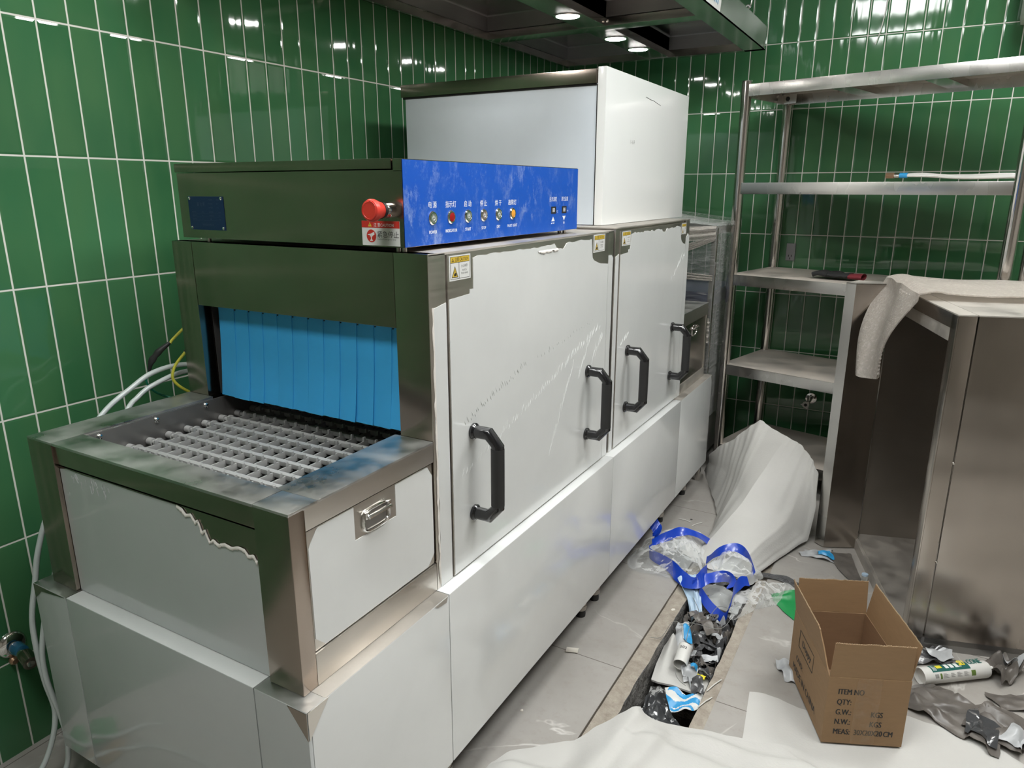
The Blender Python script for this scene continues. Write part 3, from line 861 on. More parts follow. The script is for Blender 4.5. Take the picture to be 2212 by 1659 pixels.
for y in (1.736, 1.800):
    b.box((XF - .0004, y - .014, 1.3275), (XF + .0006, y + .014, 1.3455), 'black_ink')
    b.text('88', (XF + .0007, y, 1.3315), .0105, Y, Z, 'white_ink', 'CENTER', sx=.95)
    b.text('℃', (XF, y + .018, 1.329), .0058, Y, Z, 'white_ink')
b.prism([(XF, 1.724, 1.308), (XF, 1.744, 1.308), (XF, 1.734, 1.320)], (.0001, 0, 0), 'white_ink')
b.prism([(XF, 1.790, 1.320), (XF, 1.810, 1.320), (XF, 1.800, 1.308)], (.0001, 0, 0), 'white_ink')
b.tube([(XF, 1.724, 1.301), (XF, 1.729, 1.305), (XF, 1.734, 1.301), (XF, 1.739, 1.305), (XF, 1.744, 1.301)], .0006, 'white_ink', 5)
b.tube([(XF, 1.797, 1.299), (XF, 1.797, 1.304), (XF, 1.803, 1.304), (XF, 1.803, 1.299)], .0006, 'white_ink', 5)
b.build('control_panel', cb, smooth=False)
for y, zh, en, mt in BTN:
    b = MB('chrome')
    b.lathe([(.0140, 0), (.0140, .0012), (.0118, .0034), (.0095, .0034), (.0092, .0026)], (XF - .0002, y, 1.334), X, 'chrome', 24)
    b.lathe([(.0092, 0), (.0090, .0030), (.0070, .0036), (.001, .0038)] if mt in ('amber', 'dark_red') else [(.0092, 0), (.0090, .0026), (.001, .0027)], (XF, y, 1.334), X, mt, 24)
    if mt.startswith('lens'):
        b.tube([(XF + .0029, y + .0042 * math.sin(a), 1.334 + .0042 * math.cos(a)) for a in [i * PI / 8 for i in range(2, 15)]], .0006, 'white_ink', 5)
        b.box((XF + .0026, y - .0006, 1.334), (XF + .0032, y + .0006, 1.3395), 'white_ink')
    b.build({'POWER': 'power_button', 'INDICATOR': 'indicator_lamp', 'START': 'start_button', 'STOP': 'stop_button', 'DRY': 'dry_button', 'FAULT LIGHT': 'fault_lamp'}[en], cb)
# emergency stop mushroom button, pointing at the camera
b = MB('red_plastic'); E0 = (.946, CY0, 1.352)
b.lathe([(.0150, 0), (.0155, .010), (.0140, .022)], E0, -Y, 'chrome', 24)
b.lathe([(.0135, .020), (.0140, .030), (.0165, .032)], E0, -Y, 'matt_black', 24)
b.lathe([(.0150, .031), (.0168, .040), (.0205, .050), (.0208, .056), (.0190, .0605), (.0150, .0622), (.0146, .0616), (.001, .0616)], E0, -Y, 'red_plastic', 32)
for a0 in (.5, 2.6, 4.7):
    b.tube([(E0[0] + .0168 * math.cos(a0 + t * .15), CY0 - .0618, E0[2] + .0168 * math.sin(a0 + t * .15)) for t in range(8)], .0007, 'label_red', 5)
b.build('emergency_stop_button', cb)
# emergency stop sticker
b = MB('label_white'); yq = CY0 - .0006; x0, x1, z0, z1 = .873, .9665, 1.2835, 1.3305
b.box((x0, yq, z0), (x1, CY0 - .0001, z1), 'label_white'); w, h = x1 - x0, z1 - z0
pq = lambda u, v, d=.0001: (x0 + u * w, yq - d, z0 + v * h)
def polyq(pts, mat, d=.0001): b.prism([pq(u, v, d) for u, v in pts], (0, -.0001, 0), mat)
polyq([(0, .72), (1, .72), (1, 1), (0, 1)], 'label_red')
polyq([(.17, .765), (.27, .765), (.22, .95)], 'label_yellow', .0002); polyq([(.213, .82), (.227, .82), (.223, .90), (.217, .90)], 'black_ink', .0003)
b.text('注 意', pq(.32, .775), h * .125, X, Z, 'white_ink', sx=.9, raise_=.0002); b.text('CAUTION', pq(.50, .78), h * .115, X, Z, 'white_ink', sx=.95, raise_=.0002)
polyq([(.25 + .128 * math.cos(a), .385 + .262 * math.sin(a)) for a in [i * PI / 16 for i in range(32)]], 'label_red')
polyq([(.15, .45), (.24, .48), (.33, .56), (.335, .44), (.29, .40), (.25, .42), (.16, .42)], 'label_white', .0002)
polyq([(.205, .375), (.215, .41), (.28, .41), (.29, .375), (.26, .36), (.26, .24), (.285, .22), (.285, .18), (.21, .18), (.21, .22), (.235, .24), (.235, .36)], 'label_white', .0002)
b.text('紧急停止', pq(.40, .355), h * .20, X, Z, 'black_ink', sx=1.02, raise_=.0002)
b.text('Caution/Emergency stop', pq(.40, .235), h * .075, X, Z, 'grey_ink', sx=.93, raise_=.0002)
b.build('emergency_sticker', cb, smooth=False)
# nameplate
b = MB('plate_blue'); x0, x1, z0, z1 = .357, .476, 1.3000, 1.3740; w, h = x1 - x0, z1 - z0; yq = CY0 - .001
b.box((x0, yq, z0), (x1, CY0 - .0001, z1), 'plate_blue', .0004)
b.text('嘉 仕 惠', pq(.25, .72), h * .09, X, Z, 'faint_ink', sx=.8, raise_=.0001)
for r_, (a_, c_) in enumerate((('产品名称', '洗碗机'), ('产品型号', '300'), ('生产编号', '2024'))):
    b.text(a_, pq(.58, .88 - .115 * r_), h * .038, X, Z, 'faint_ink', sx=.9); b.text(c_, pq(.80, .88 - .115 * r_), h * .038, X, Z, 'faint_ink', sx=.9)
for r_, row in enumerate((('额定电压', '380V', '额定频率', '50Hz'), ('额定功率', '36', '额定电流', '60A'), ('外形尺寸', '3', '净重', '300'))):
    for u_, s_ in zip((.09, .37, .58, .84), row): b.text(s_, pq(u_, .52 - .105 * r_), h * .036, X, Z, 'faint_ink', sx=.9)
    b.box(pq(.08, .495 - .105 * r_), pq(.93, .4985 - .105 * r_, .0002), 'faint_ink')
b.text('厨房设备有限公司', pq(.52, .13), h * .05, X, Z, 'faint_ink', 'CENTER', sx=.9)
for u_, v_ in ((.05, .94), (.94, .94), (.05, .06), (.94, .06)):
    b.lathe([(.0034, 0), (.0034, .001), (.0022, .0022), (.001, .0024)], pq(u_, v_, 0), -Y, 'chrome', 14)
b.build('nameplate', cb, smooth=False)

# --- tall dryer housing on top
HY0, HY1, HX0, HX1, HZ0, HZ1 = 2.148, 3.000, .180, .944, 1.272, 1.742
b = MB('film_blue'); b.box((HX0 + .003, HY0 + .003, HZ0 + .008), (HX1 - .03, HY1, HZ1 - .006), 'film_blue', .001)
dh = b.build('dryer_housing', DW)
b = MB('film_lit'); b.box((HX1 - .028, HY0, HZ0 + .007), (HX1, HY1 + .002, HZ1 + .004), 'film_lit', .002)
b.text('1-16-9', (HX1 + .0003, 2.365, 1.535), .013, Y, Z, 'grey_ink', sx=.9)
rr2 = random.Random(4)
pts = [(HX1 + .0003, 2.50 + .012 * k, 1.695 - .001 * k + rr2.uniform(-.0015, .0015)) for k in range(14)]
b.tube(pts, .0007, 'black_ink', 5)
b.build('front_panel', dh)
b = MB('steel_near'); b.box((HX0 - .012, HY0 - .004, HZ1 - .042), (HX1 - .030, HY0 + .02, HZ1 - .001), 'steel_near', .002); b.box((HX0 - .012, HY0 + .02, HZ1 - .006), (HX1 - .029, HY1, HZ1), 'steel_near', .002)
b.box((HX0 - .006, HY0 + .001, HZ1 - .048), (HX1 - .033, HY0 + .01, HZ1 - .042), 'black_gap'); b.build('lid', dh)
b = MB('black_gap'); b.box((HX1 - .0315, HY0 + .0015, HZ0 + .008), (HX1 - .0275, HY0 + .02, HZ1 - .045)); b.build('seam', dh)

# ------------------------------------------------------------------ exhaust hood over the machine
HX, HXR, HY, HYF, HZ = 0.055, 1.072, 1.20, 3.73, 2.015
HD = thing('exhaust_hood', 'stainless steel exhaust hood with round downlights hanging over the dishwasher', 'hood', ((HX + HXR) / 2, 2.4, HZ))
b = MB('steel_hood')
b.box((HXR - .004, HY, HZ), (HXR, HYF, HZ + .095)); b.box((HX, HY, HZ), (HX + .004, HYF, HZ + .095))
b.box((HX, HY, HZ), (HXR, HY + .004, HZ + .095)); b.box((HX, HYF - .004, HZ), (HXR, HYF, HZ + .095))
b.box((HXR - .085, HY, HZ), (HXR, HYF, HZ + .004)); b.box((HX, HY, HZ), (HX + .012, HYF, HZ + .004))
b.box((HX, HYF - .035, HZ), (HXR, HYF, HZ + .004)); b.box((HX, HY, HZ), (HXR, HY + .035, HZ + .004))
b.box((HX + .012, HY, HZ), (HX + .016, HYF, HZ + .032)); b.box((HX, HYF - .039, HZ), (HXR, HYF - .035, HZ + .032)); b.box((HXR - .089, HY, HZ), (HXR - .085, HYF, HZ + .032))
b.box((HX, HY, HZ + .095), (HXR, HYF, HZ + .100), 'steel_hood')
b.build('rim', HD)
BRX0, BRX1 = 0.508, 0.622
b = MB('steel_hood'); b.box((BRX0, HY + .036, HZ + .002), (BRX1, HYF - .036, HZ + .09), 'steel_hood', .001); lb = b.build('lamp_beam', HD)
CB = [2.03, 2.89]
for yb in CB:
    b = MB('steel_hood'); b.box((HX + .014, yb, HZ + .0005), (HXR - .086, yb + .085, HZ + .034), 'steel_hood', .001)
    for xx in (.50, .63): b.lathe([(.006, 0), (.006, .004), (.001, .008)], (xx, yb - .0005, HZ + .018), -Y, 'chrome', 10)
    b.build('crossbar', HD)
cells = [HY + .036] + [c for yb in CB for c in (yb, yb + .085)] + [HYF - .036]
for i in range(0, len(cells), 2):
    for (xa, xb_) in ((HX + .016, BRX0), (BRX1, HXR - .089)):
        b = MB('hood_inner'); y0, y1 = cells[i], cells[i + 1]; zt = HZ + .09; inx, iny = .10, .16
        z1 = HZ + .30
        lo = [(xa, y0, HZ + .03), (xb_, y0, HZ + .03), (xb_, y1, HZ + .03), (xa, y1, HZ + .03)]
        mi = [(xa, y0, zt), (xb_, y0, zt), (xb_, y1, zt), (xa, y1, zt)]
        hi = [(xa + inx, y0 + iny, z1), (xb_ - inx, y0 + iny, z1), (xb_ - inx, y1 - iny, z1), (xa + inx, y1 - iny, z1)]
        t = bmesh.new(); L = [[t.verts.new(p) for p in ring] for ring in (lo, mi, hi)]
        for A, B in zip(L, L[1:]):
            for s in range(4): t.faces.new((A[s], A[(s + 1) % 4], B[(s + 1) % 4], B[s]))
        t.faces.new(L[2]); bmesh.ops.recalc_face_normals(t, faces=t.faces[:]); bmesh.ops.reverse_faces(t, faces=t.faces[:])
        b.take(t, 'hood_inner'); b.build('baffle', HD, smooth=False)
for ly in (1.36, 1.64, 2.13, 2.66, 3.14, 3.42):  # first two are out of view, added to brighten the dryer's near face
    b = MB('chrome'); b.lathe([(.052, .0), (.055, -.003), (.050, -.006), (.044, -.004), (.044, .0)], (.565, ly, HZ + .002), Z, 'chrome', 32)
    o = b.build('downlight', lb)
    b = MB('downlight'); b.lathe([(.044, 0), (.044, -.0035), (.001, -.0040)], (.565, ly, HZ + .002), Z, 'downlight', 32); b.build('lens', o)
b = MB('steel_hood')
b.prism([(HX, HY, HZ + .10), (HXR - .12, HY, HZ + .10), (HXR - .35, HY, HZ + .28), (HX, HY, HZ + .28)], (0, HYF - HY, 0), 'steel_hood')
b.box((HX + .1, 1.9, HZ + .28), (HX + .5, 3.1, RZ), 'steel_hood'); b.build('duct', HD)
b = MB('label_white')
b.grid(lambda u, v: Vector((HXR + .001 + .003 * math.sin(v * 3), 2.70 + .19 * u, HZ + .003 + (.085 + .01 * math.sin(u * 9)) * v)), 10, 6, 'label_white', .0005)
for k in range(6): b.grid(lambda u, v, k=k: Vector((HXR + .0047, 2.73 + .022 * k + .007 * u, HZ + .02 + .06 * v)), 1, 1, 'sky_blue_print')
b.build('protective_film', HD)
b = MB('chrome'); hk = thing('hanging_hook', 'steel hook and chain link holding up the hood corner near the back wall', 'hook', (1.02, 3.55, HZ + .10))
b.tube(smooth_line([(1.02, 3.55, HZ + .107), (1.02, 3.55, HZ + .125), (1.006, 3.55, HZ + .145), (1.02, 3.55, HZ + .16), (1.034, 3.55, HZ + .15)], 6), .0045, 'chrome', 10); b.build('hook', hk)
b = MB('chrome'); b.tube(smooth_line([(1.022, 3.55, HZ + .145), (1.034, 3.55, HZ + .17), (1.028, 3.55, HZ + .21), (1.016, 3.55, HZ + .24), (1.02, 3.55, RZ)], 6), .004, 'chrome', 10); b.build('hanger_rod', hk)

# ------------------------------------------------------------------ steel shelving rack
SL, SD, ST = 1.08, 0.44, math.radians(-14)
SH = thing('shelving_rack', 'tall stainless steel shelving rack standing in front of the back wall', 'shelf', (1.061, 3.474, 0.0), ST)
LV = [0.155, 0.567, 1.002, 1.418, 1.836]
for px, py in ((0, 0), (SL, 0), (0, SD), (SL, SD)):
    b = MB('steel_post'); b.cyl((px, py, .03), (px, py, LV[-1] + .012), .0225, 'steel_post', 28); b.lathe([(.0225, 0), (.021, .004), (.001, .005)], (px, py, LV[-1] + .012), Z, 'steel_post', 28)
    p = b.build('post', SH, world=False)
    b = MB('matt_black'); b.lathe([(.024, 0), (.024, .01), (.016, .03)], (px, py, 0), Z, 'matt_black', 18); b.build('foot', p, world=False)
for i, z in enumerate(LV):
    h = .050
    b = MB('steel_shelf')
    b.box((.018, -.016, z - h), (SL - .018, -.012, z), 'steel_shelf', .0015); b.box((.018, SD + .012, z - h), (SL - .018, SD + .016, z), 'steel_shelf', .0015)
    b.box((-.012, .02, z - h), (-.008, SD - .02, z), 'steel_shelf', .0015); b.box((SL + .008, .02, z - h), (SL + .012, SD - .02, z), 'steel_shelf', .0015)
    b.box((-.010, -.014, z - .003), (SL + .010, SD + .014, z), 'steel_shelf_top')
    for xx in (.36, .72): b.box((xx - .04, -.012, z - .032), (xx + .04, SD + .012, z - .028), 'steel_shelf'); b.box((xx + .036, -.012, z - .030), (xx + .04, SD + .012, z - .003), 'steel_shelf'); b.box((xx - .04, -.012, z - .030), (xx - .036, SD + .012, z - .003), 'steel_shelf')
    s = b.build('shelf_board', SH, world=False)
    if i in (3, 4):
        b = MB('steel_shelf'); b.box((-.03, SD - .05, z - .05), (.06, SD - .045, z - .006), 'steel_shelf', .002); b.lathe([(.010, 0), (.010, .003), (.005, .003)], (.02, SD - .05, z - .028), -Y, 'matt_black', 16); b.build('corner_bracket', s, world=False)

# things on the shelves
def on_shelf(x, y, i): return SH_M @ Vector((x, y, LV[i]))
SH_M = Matrix.Translation((1.061, 3.474, 0)) @ Matrix.Rotation(ST, 4, 'Z')
g = thing('work_glove', 'black work glove with a dark red cuff lying on the dusty middle shelf', 'glove', on_shelf(.45, .12, 2) + Vector((0, 0, .006)), ST)
b = MB('glove_black')
def palm(u, v):
    a = 2 * PI * v; w = .045 * (1 - .25 * (u - .5) ** 2 * 2); return Vector((-.05 + .10 * u, math.cos(a) * w, .014 + math.sin(a) * .012 + nz((u, v, 0), 5, 2) * .004))
b.grid(palm, 10, 18, 'glove_black')
for k in range(4):
    y0 = -.033 + .022 * k; b.ring(smooth_line([(-.045, y0, .014), (-.08, y0 * 1.15, .020), (-.115 + .008 * abs(k - 1.5), y0 * 1.3, .012)], 4), lambda i: .0105, 10, 'glove_black')
b.ring(smooth_line([(.0, .04, .014), (-.03, .062, .016), (-.06, .068, .012)], 4), lambda i: .011, 10, 'glove_black'); b.build('palm', g, world=False)
b = MB('glove_red'); b.grid(lambda u, v: Vector((.048 + .055 * u, math.cos(2 * PI * v) * (.042 - .006 * u), .013 + math.sin(2 * PI * v) * (.011 + .003 * u) + nz((u, v, 1), 6) * .003)), 6, 18, 'glove_red'); b.build('cuff', g, world=False)

hs = thing('braided_hose', 'coiled white braided tap hose with brass nut lying on the upper shelf', 'hose', on_shelf(.60, .15, 3) + Vector((0, 0, .004)), ST)
b = MB('white_plastic')
for k in range(3):
    b.tube(smooth_line([(.03, .0, .022), (.12, .010 - .008 * k, .020 + .006 * (k % 2)), (.26, .012 * k, .011 + .004 * k), (.42, .01 * k - .01, .012 + .005 * k), (.45, .05, .012)], 6), .0058, 'white_plastic', 10)
b.build('tube', hs, world=False)
b = MB('copper'); b.cyl((-.02, 0, .022), (.012, 0, .022), .0125, 'copper', 6); b.cyl((.012, 0, .022), (.03, 0, .022), .009, 'chrome', 14); b.build('nut', hs, world=False)
b = MB('tap_blue'); b.cyl((.032, .0, .022), (.062, .0, .022), .0105, 'sky_blue_print', 12); b.cyl((.44, .02, .016), (.445, .04, .016), .014, 'blue_plastic', 12); b.build('blue_clip', hs, world=False)

# ------------------------------------------------------------------ steel cabinet on the right
CA = math.radians(16.4)
CBN = thing('steel_cabinet', 'brushed stainless steel cabinet with an open side, beside the cardboard box', 'cabinet', (1.945, 2.31, 0.0), CA)
CW, CD, CH = .90, .705, 1.055
b = MB('steel_cab')
b.box((0, 0, .02), (.050, .012, CH - .004), 'steel_cab', .003); b.box((0, .0, .02), (.006, .045, CH - .004), 'steel_cab', .002)
b.build('near_stile', CBN, world=False)
b = MB('steel_cab'); b.box((.0535, .0, .02), (CW, .008, CH - .004), 'steel_cab', .002)
for zz in (.62, .30): b.lathe([(.004, 0), (.003, .003), (.001, .004)], (.052, .0, zz), -Y, 'chrome', 10)
b.build('side_panel', CBN, world=False)
b = MB('steel_dusty'); b.box((0, -.002, CH - .004), (.0505, CD, CH), 'steel_dusty', .001); b.box((.0515, -.002, CH - .004), (CW, CD, CH), 'steel_dusty', .001)
b.box((0, .0, CH - .045), (.005, CD, CH - .003), 'steel_cab', .001)
b.box((0.004, .046, CH - .085), (.03, CD - .02, CH - .045), 'steel_dusty', .001)
b.build('worktop', CBN, world=False)
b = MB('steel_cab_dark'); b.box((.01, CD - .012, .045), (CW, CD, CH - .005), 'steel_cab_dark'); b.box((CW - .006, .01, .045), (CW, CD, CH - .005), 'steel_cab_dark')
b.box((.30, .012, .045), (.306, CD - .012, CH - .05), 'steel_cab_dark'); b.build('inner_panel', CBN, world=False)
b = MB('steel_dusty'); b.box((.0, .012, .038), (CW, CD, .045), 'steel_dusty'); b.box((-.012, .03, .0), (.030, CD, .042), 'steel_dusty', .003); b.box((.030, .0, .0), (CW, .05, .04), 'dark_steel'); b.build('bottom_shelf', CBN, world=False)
b = MB('steel_shelf')
b.prism([(1.606, 2.900, .004), (1.642, 2.872, .004), (1.646, 2.876, .004), (1.610, 2.905, .004)], (0, 0, 1.055), 'steel_shelf')
b.prism([(1.642, 2.872, .004), (1.757, 2.930, .004), (1.755, 2.935, .004), (1.643, 2.878, .004)], (0, 0, 1.055), 'steel_cab')
b.prism([(1.606, 2.900, 1.055), (1.642, 2.872, 1.055), (1.757, 2.930, 1.055), (1.752, 2.99, 1.055), (1.64, 2.99, 1.055)], (0, 0, .004), 'steel_dusty')
b.prism([(1.606, 2.900, .004), (1.610, 2.902, .004), (1.645, 2.99, .004), (1.64, 2.99, .004)], (0, 0, 1.052), 'steel_cab_dark')
cv = b; M4 = Matrix.Translation((1.945, 2.31, 0)) @ Matrix.Rotation(CA, 4, 'Z'); cv.bm.transform(M4.inverted()); cv.build('corner_post', CBN, world=False)

# bubble wrap draped over the cabinet top and hanging down its open side
def bub(u, v):
    # u: along the hanging tail (0) to the far right of the top (1); v: far edge to near edge
    if u < .30:
        t = u / .30
        a = Vector((1.690, 2.735, .765)).lerp(Vector((1.735, 2.965, 1.070)), t); c = Vector((1.768, 2.62, .790)).lerp(Vector((1.846, 2.545, 1.066)), t)
        p = a.lerp(c, v); p.x -= math.sin(t * PI) * .02 + .012 * math.sin(v * 7 + t * 3); p.y -= .012 * math.sin(v * 9) * (1 - t)
        p.z += .02 * math.sin(v * PI) * (1 - t) * -1
        return p
    t = (u - .30) / .70
    a = Vector((1.735, 2.965, 1.070)).lerp(Vector((2.40, 3.10, 1.066)), t); c = Vector((1.846, 2.545, 1.066)).lerp(Vector((2.45, 2.73, 1.064)), t)
    p = a.lerp(c, v); p.z += .006 + .012 * abs(nz(p, 7, 3)) + .008 * math.sin(min(1, t * 8) * PI); return p
b = MB('bubble'); b.grid(bub, 60, 26, 'bubble', .004)
r = random.Random(9)
for i in range(1, 46):
    for j in range(1, 18):
        u = i / 46 * .34; v = j / 18 + (.5 / 18 if i % 2 else 0)
        p = bub(u, min(v, .98)); t_ = bmesh.new(); bmesh.ops.create_icosphere(t_, subdivisions=1, radius=.0052, matrix=Matrix.Translation(p)); b.take(t_, 'bubble')
tag(recentre(b.build('bubble_wrap')), 'dusty clear bubble wrap draped over the steel cabinet top, one end hanging down', 'bubble wrap')

# ------------------------------------------------------------------ stretch-wrapped rack behind the machine
WR = thing('wrapped_rack', 'dark steel rack bandaged in clear stretch wrap, between the dishwasher and the shelving', 'rack', (.76, 3.55, 0))
wx0, wx1, wy0, wy1, wz = .50, 1.010, 3.300, 3.78, 1.222
for px, py in ((wx0, wy0), (wx1, wy0), (wx0, wy1), (wx1 - .012, wy1)):
    b = MB('steel_post'); b.box((px - .012, py - .0, 0), (px + .012, py + .024, wz), 'steel_post', .003); b.build('post', WR)
b = MB('dark_steel'); b.box((wx0, wy0 + .004, .10), (wx1, wy1, .55), 'dark_steel', .004); b.build('shelf_box', WR); b = MB('plate_blue'); b.box((wx0, wy0 + .004, .86), (wx1, wy1, .93), 'plate_blue', .004); b.build('shelf_box', WR)
b = MB('steel'); b.box((wx0, wy0, wz - .03), (wx1, wy0 + .02, wz)); b.box((wx1 - .02, wy0 + .02, wz - .03), (wx1, wy1, wz)); b.box((wx0, wy1, wz - .03), (wx1, wy1 + .02, wz)); b.build('top_rail', WR)
b = MB('stretch')
per = [(wx0 - .014, wy0 - .014), (wx1 + .012, wy0 - .014), (wx1 + .005, wy1 + .03), (wx0 - .014, wy1 + .03), (wx0 - .014, wy0 - .014)]
def wrapf(u, v):
    p = poly_at([(x, y, 0) for x, y in per], u)
    z = .30 + v * (.945 + .06 * (1 - min(1, max(0, (p.x - wx0) / .5))))
    k = nz((u * 14, z * 55, 0), 1, 4); pull_in = .012 * math.sin(min(1, abs(u * 4 - round(u * 4)) * 2) * PI) * (.5 + .5 * math.sin(z * 9))
    c = Vector(((wx0 + wx1) / 2, (wy0 + wy1) / 2, 0)); d = Vector((c.x - p.x, c.y - p.y, 0)).normalized()
    return Vector((p.x, p.y, z)) + d * (pull_in * .5) - d * .003 * k
b.grid(wrapf, 120, 90, 'stretch')
b.grid(lambda u, v: Vector((wx0 + (wx1 - wx0 + .01) * u, wy0 - .012 + (wy1 - wy0 + .03) * v, wz + .006 + .055 * (1 - u) + .006 * nz((u * 5, v * 20, 0), 1, 2))), 20, 30, 'stretch')
b.build('stretch_wrap', WR)
b = MB('stretch')
rw = random.Random(8)
for z0, z1, n, sag in ((1.12, 1.18, 16, .05), (1.12, .80, 14, .01), (.98, .76, 18, .02), (.93, .77, 14, .03), (1.22, 1.20, 12, .02), (1.05, 1.00, 20, .01)):
    for k in range(n):
        a = rw.uniform(-.03, .03)
        pts = [(wx0 + (wx1 - wx0 + .008) * t, wy0 - .020 - rw.uniform(0, .004), (z0 + a) * (1 - t) + (z1 + a * .4) * t - sag * math.sin(t * PI)) for t in [i / 8 for i in range(9)]]
        b.tube(pts, rw.uniform(.0012, .0030), 'stretch_fold', 5)
for za, zb_, zc_, zd in ((1.27, 1.17, 1.232, 1.175), (1.00, .90, .80, .755), (.99, .80, .77, .70)):
    b.grid(lambda u, v: Vector((wx0 + (wx1 - wx0 + .012) * u, wy0 - .026 - .004 * math.sin(v * 14 + u * 5), (za + (zb_ - za) * v) * (1 - u) + (zc_ + (zd - zc_) * v) * u - .02 * math.sin(u * PI))), 24, 16, 'stretch_fold')
b.build('wrap_strands', WR)

# ------------------------------------------------------------------ wall fittings
t = thing('wall_socket', 'grey plastic wall socket on the back wall behind the shelving post', 'socket', (1.243, 3.94, 1.078))
b = MB('grey_plastic'); b.box((1.222, 3.930, 1.036), (1.266, 3.9398, 1.122), 'grey_plastic', .003); b.build('plate', t)
b = MB('black_gap')
for dx, dz in ((-.007, .0), (.007, .0), (0, -.014)): b.box((1.243 + dx - .0018, 3.9292, 1.060 + dz - .005), (1.243 + dx + .0018, 3.931, 1.060 + dz + .005), 'black_gap')
b.build('slots', t)

t = thing('angle_valve', 'chrome angle valve with a white knob on the back wall under the shelving', 'valve', (1.408, 3.94, .312))
b = MB('chrome'); b.lathe([(.030, 0), (.028, .006), (.012, .010)], (1.420, 3.9398, .322), -Y, 'chrome', 24); b.cyl((1.420, 3.94, .322), (1.408, 3.865, .308), .010, 'dark_steel', 16); b.cyl((1.413, 3.895, .300), (1.413, 3.895, .345), .008, 'chrome', 14); b.build('valve_body', t)
b = MB('white_plastic')
kn = [(.017 * math.cos(a) + (.010 if abs(a - PI) < .2 else 0) * -1, .017 * math.sin(a)) for a in [i * PI / 12 for i in range(24)]]
b.prism([(1.406 + p, 3.866, .305 + q) for p, q in kn], (0, -.016, 0), 'white_plastic'); b.lathe([(.008, 0), (.008, .0012)], (1.406, 3.850, .305), -Y, 'matt_black', 16)
for a in (.9, -1.2): b.lathe([(.005, 0), (.005, .015)], (1.406 + .017 * math.cos(a), 3.866, .305 + .017 * math.sin(a)), -Y, 'white_plastic', 10)
b.build('knob', t)

t = thing('wall_tap', 'chrome wall tap half wrapped in blue film, low on the left wall beside the machine', 'tap', (0.0, .722, .295))
b = MB('chrome'); b.lathe([(.034, 0), (.033, .004), (.026, .010), (.014, .013)], (.0002, .722, .300), X, 'chrome', 28); b.cyl((.012, .722, .300), (.075, .716, .296), .0115, 'chrome', 18); b.lathe([(.016, 0), (.017, .004), (.015, .03)], (.022, .721, .299), X, 'tap_blue', 20); b.build('tap_body', t)
b = MB('steel_near'); b.cyl((.070, .718, .298), (.108, .711, .292), .0165, 'steel_near', 20); b.lathe([(.0085, 0), (.0085, .002), (.001, .0025)], (.108, .711, .292), (.97, -.18, -.15), 'chrome', 16); b.build('handle', t)
b = MB('copper'); b.lathe([(.010, 0), (.011, .008), (.007, .014)], (.006, .716, .262), X, 'copper', 12); b.build('outlet_plug', t)

# hoses and wires between the machine and the wall
def hose(name, pts, rad, mat, label, cat, group=None):
    b = MB(mat); b.tube(smooth_line(pts, 8), rad, mat, 12)
    return tag(recentre(b.build(name)), label, cat, group)
hose('drain_hose', [(.262, 1.22, .935), (.20, 1.147, .949), (.20, 1.061, .946), (.20, .996, .919), (.20, .922, .877), (.195, .84, .79), (.19, .77, .68), (.19, .735, .60), (.19, .718, .534), (.185, .70, .45), (.19, .694, .37), (.19, .698, .28), (.19, .706, .196), (.19, .688, .124), (.185, .656, .065), (.18, .60, .020), (.20, .48, .0075), (.33, .36, .0075), (.60, .32, .0075), (.85, .40, .0075), (.95, .55, .0075)],
     .0062, 'hose', 'upper translucent white hose looping down to the floor at the machine corner', 'hose')
hose('drain_hose', [(.262, 1.24, .915), (.21, 1.149, .932), (.20, 1.056, .914), (.20, 1.01, .892), (.205, .98, .872), (.21, .90, .78), (.215, .80, .64), (.215, .73, .50), (.205, .70, .38), (.205, .695, .306), (.208, .70, .244), (.206, .71, .179), (.20, .715, .10), (.195, .70, .03), (.22, .62, .0075), (.32, .52, .0075), (.52, .47, .0075), (.72, .55, .0075)],
     .0062, 'hose', 'lower translucent white hose crossing the other one beside the wall tap', 'hose')
t = thing('earth_wire', 'green and yellow earth wire with black taped splice, nearer the wall', 'wire', (.21, 1.10, .90))
b = MB('wire_yellow'); b.tube(smooth_line([(.265, 1.20, 1.085), (.235, 1.165, 1.065), (.21, 1.125, 1.025), (.205, 1.115, 1.012)], 6), .0034, 'wire_yellow', 8); b.build('yellow_sleeve', t)
b = MB('matt_black'); b.ring(smooth_line([(.205, 1.115, 1.014), (.19, 1.09, .992), (.178, 1.075, .968), (.172, 1.07, .945)], 5), lambda i: (.0040, .0050, .0062, .0066, .0074, .0085, .0080, .0070, .0085, .0088, .0078, .0066, .0055, .0050, .0044, .004)[min(i, 15)], 10, 'matt_black'); b.build('tape_splice', t)
b = MB('wire_green'); b.tube(smooth_line([(.172, 1.07, .946), (.163, 1.065, .915), (.165, 1.09, .88), (.20, 1.14, .855), (.262, 1.22, .845)], 6), .003, 'wire_green', 8); b.build('green_sleeve', t)
t = thing('earth_wire', 'yellow earth wire with black taped end, tight against the machine', 'wire', (.25, 1.14, .90))
b = MB('matt_black'); b.ring(smooth_line([(.267, 1.17, 1.03), (.252, 1.15, 1.015), (.240, 1.13, .990)], 5), lambda i: .007 if i < 7 else .005, 10, 'matt_black'); b.build('tape_splice', t)
b = MB('wire_yellow'); b.tube(smooth_line([(.240, 1.13, .990), (.226, 1.105, .955), (.222, 1.10, .92), (.235, 1.13, .885), (.265, 1.18, .860)], 6), .0036, 'wire_yellow', 8); b.build('yellow_sleeve', t)
b = MB('white_plastic'); b.tube(smooth_line([(1.545, 3.92, 2.30), (1.548, 3.925, 2.20), (1.538, 3.925, 2.10), (1.522, 3.925, 2.03)], 6), .0022, 'white_plastic', 6)
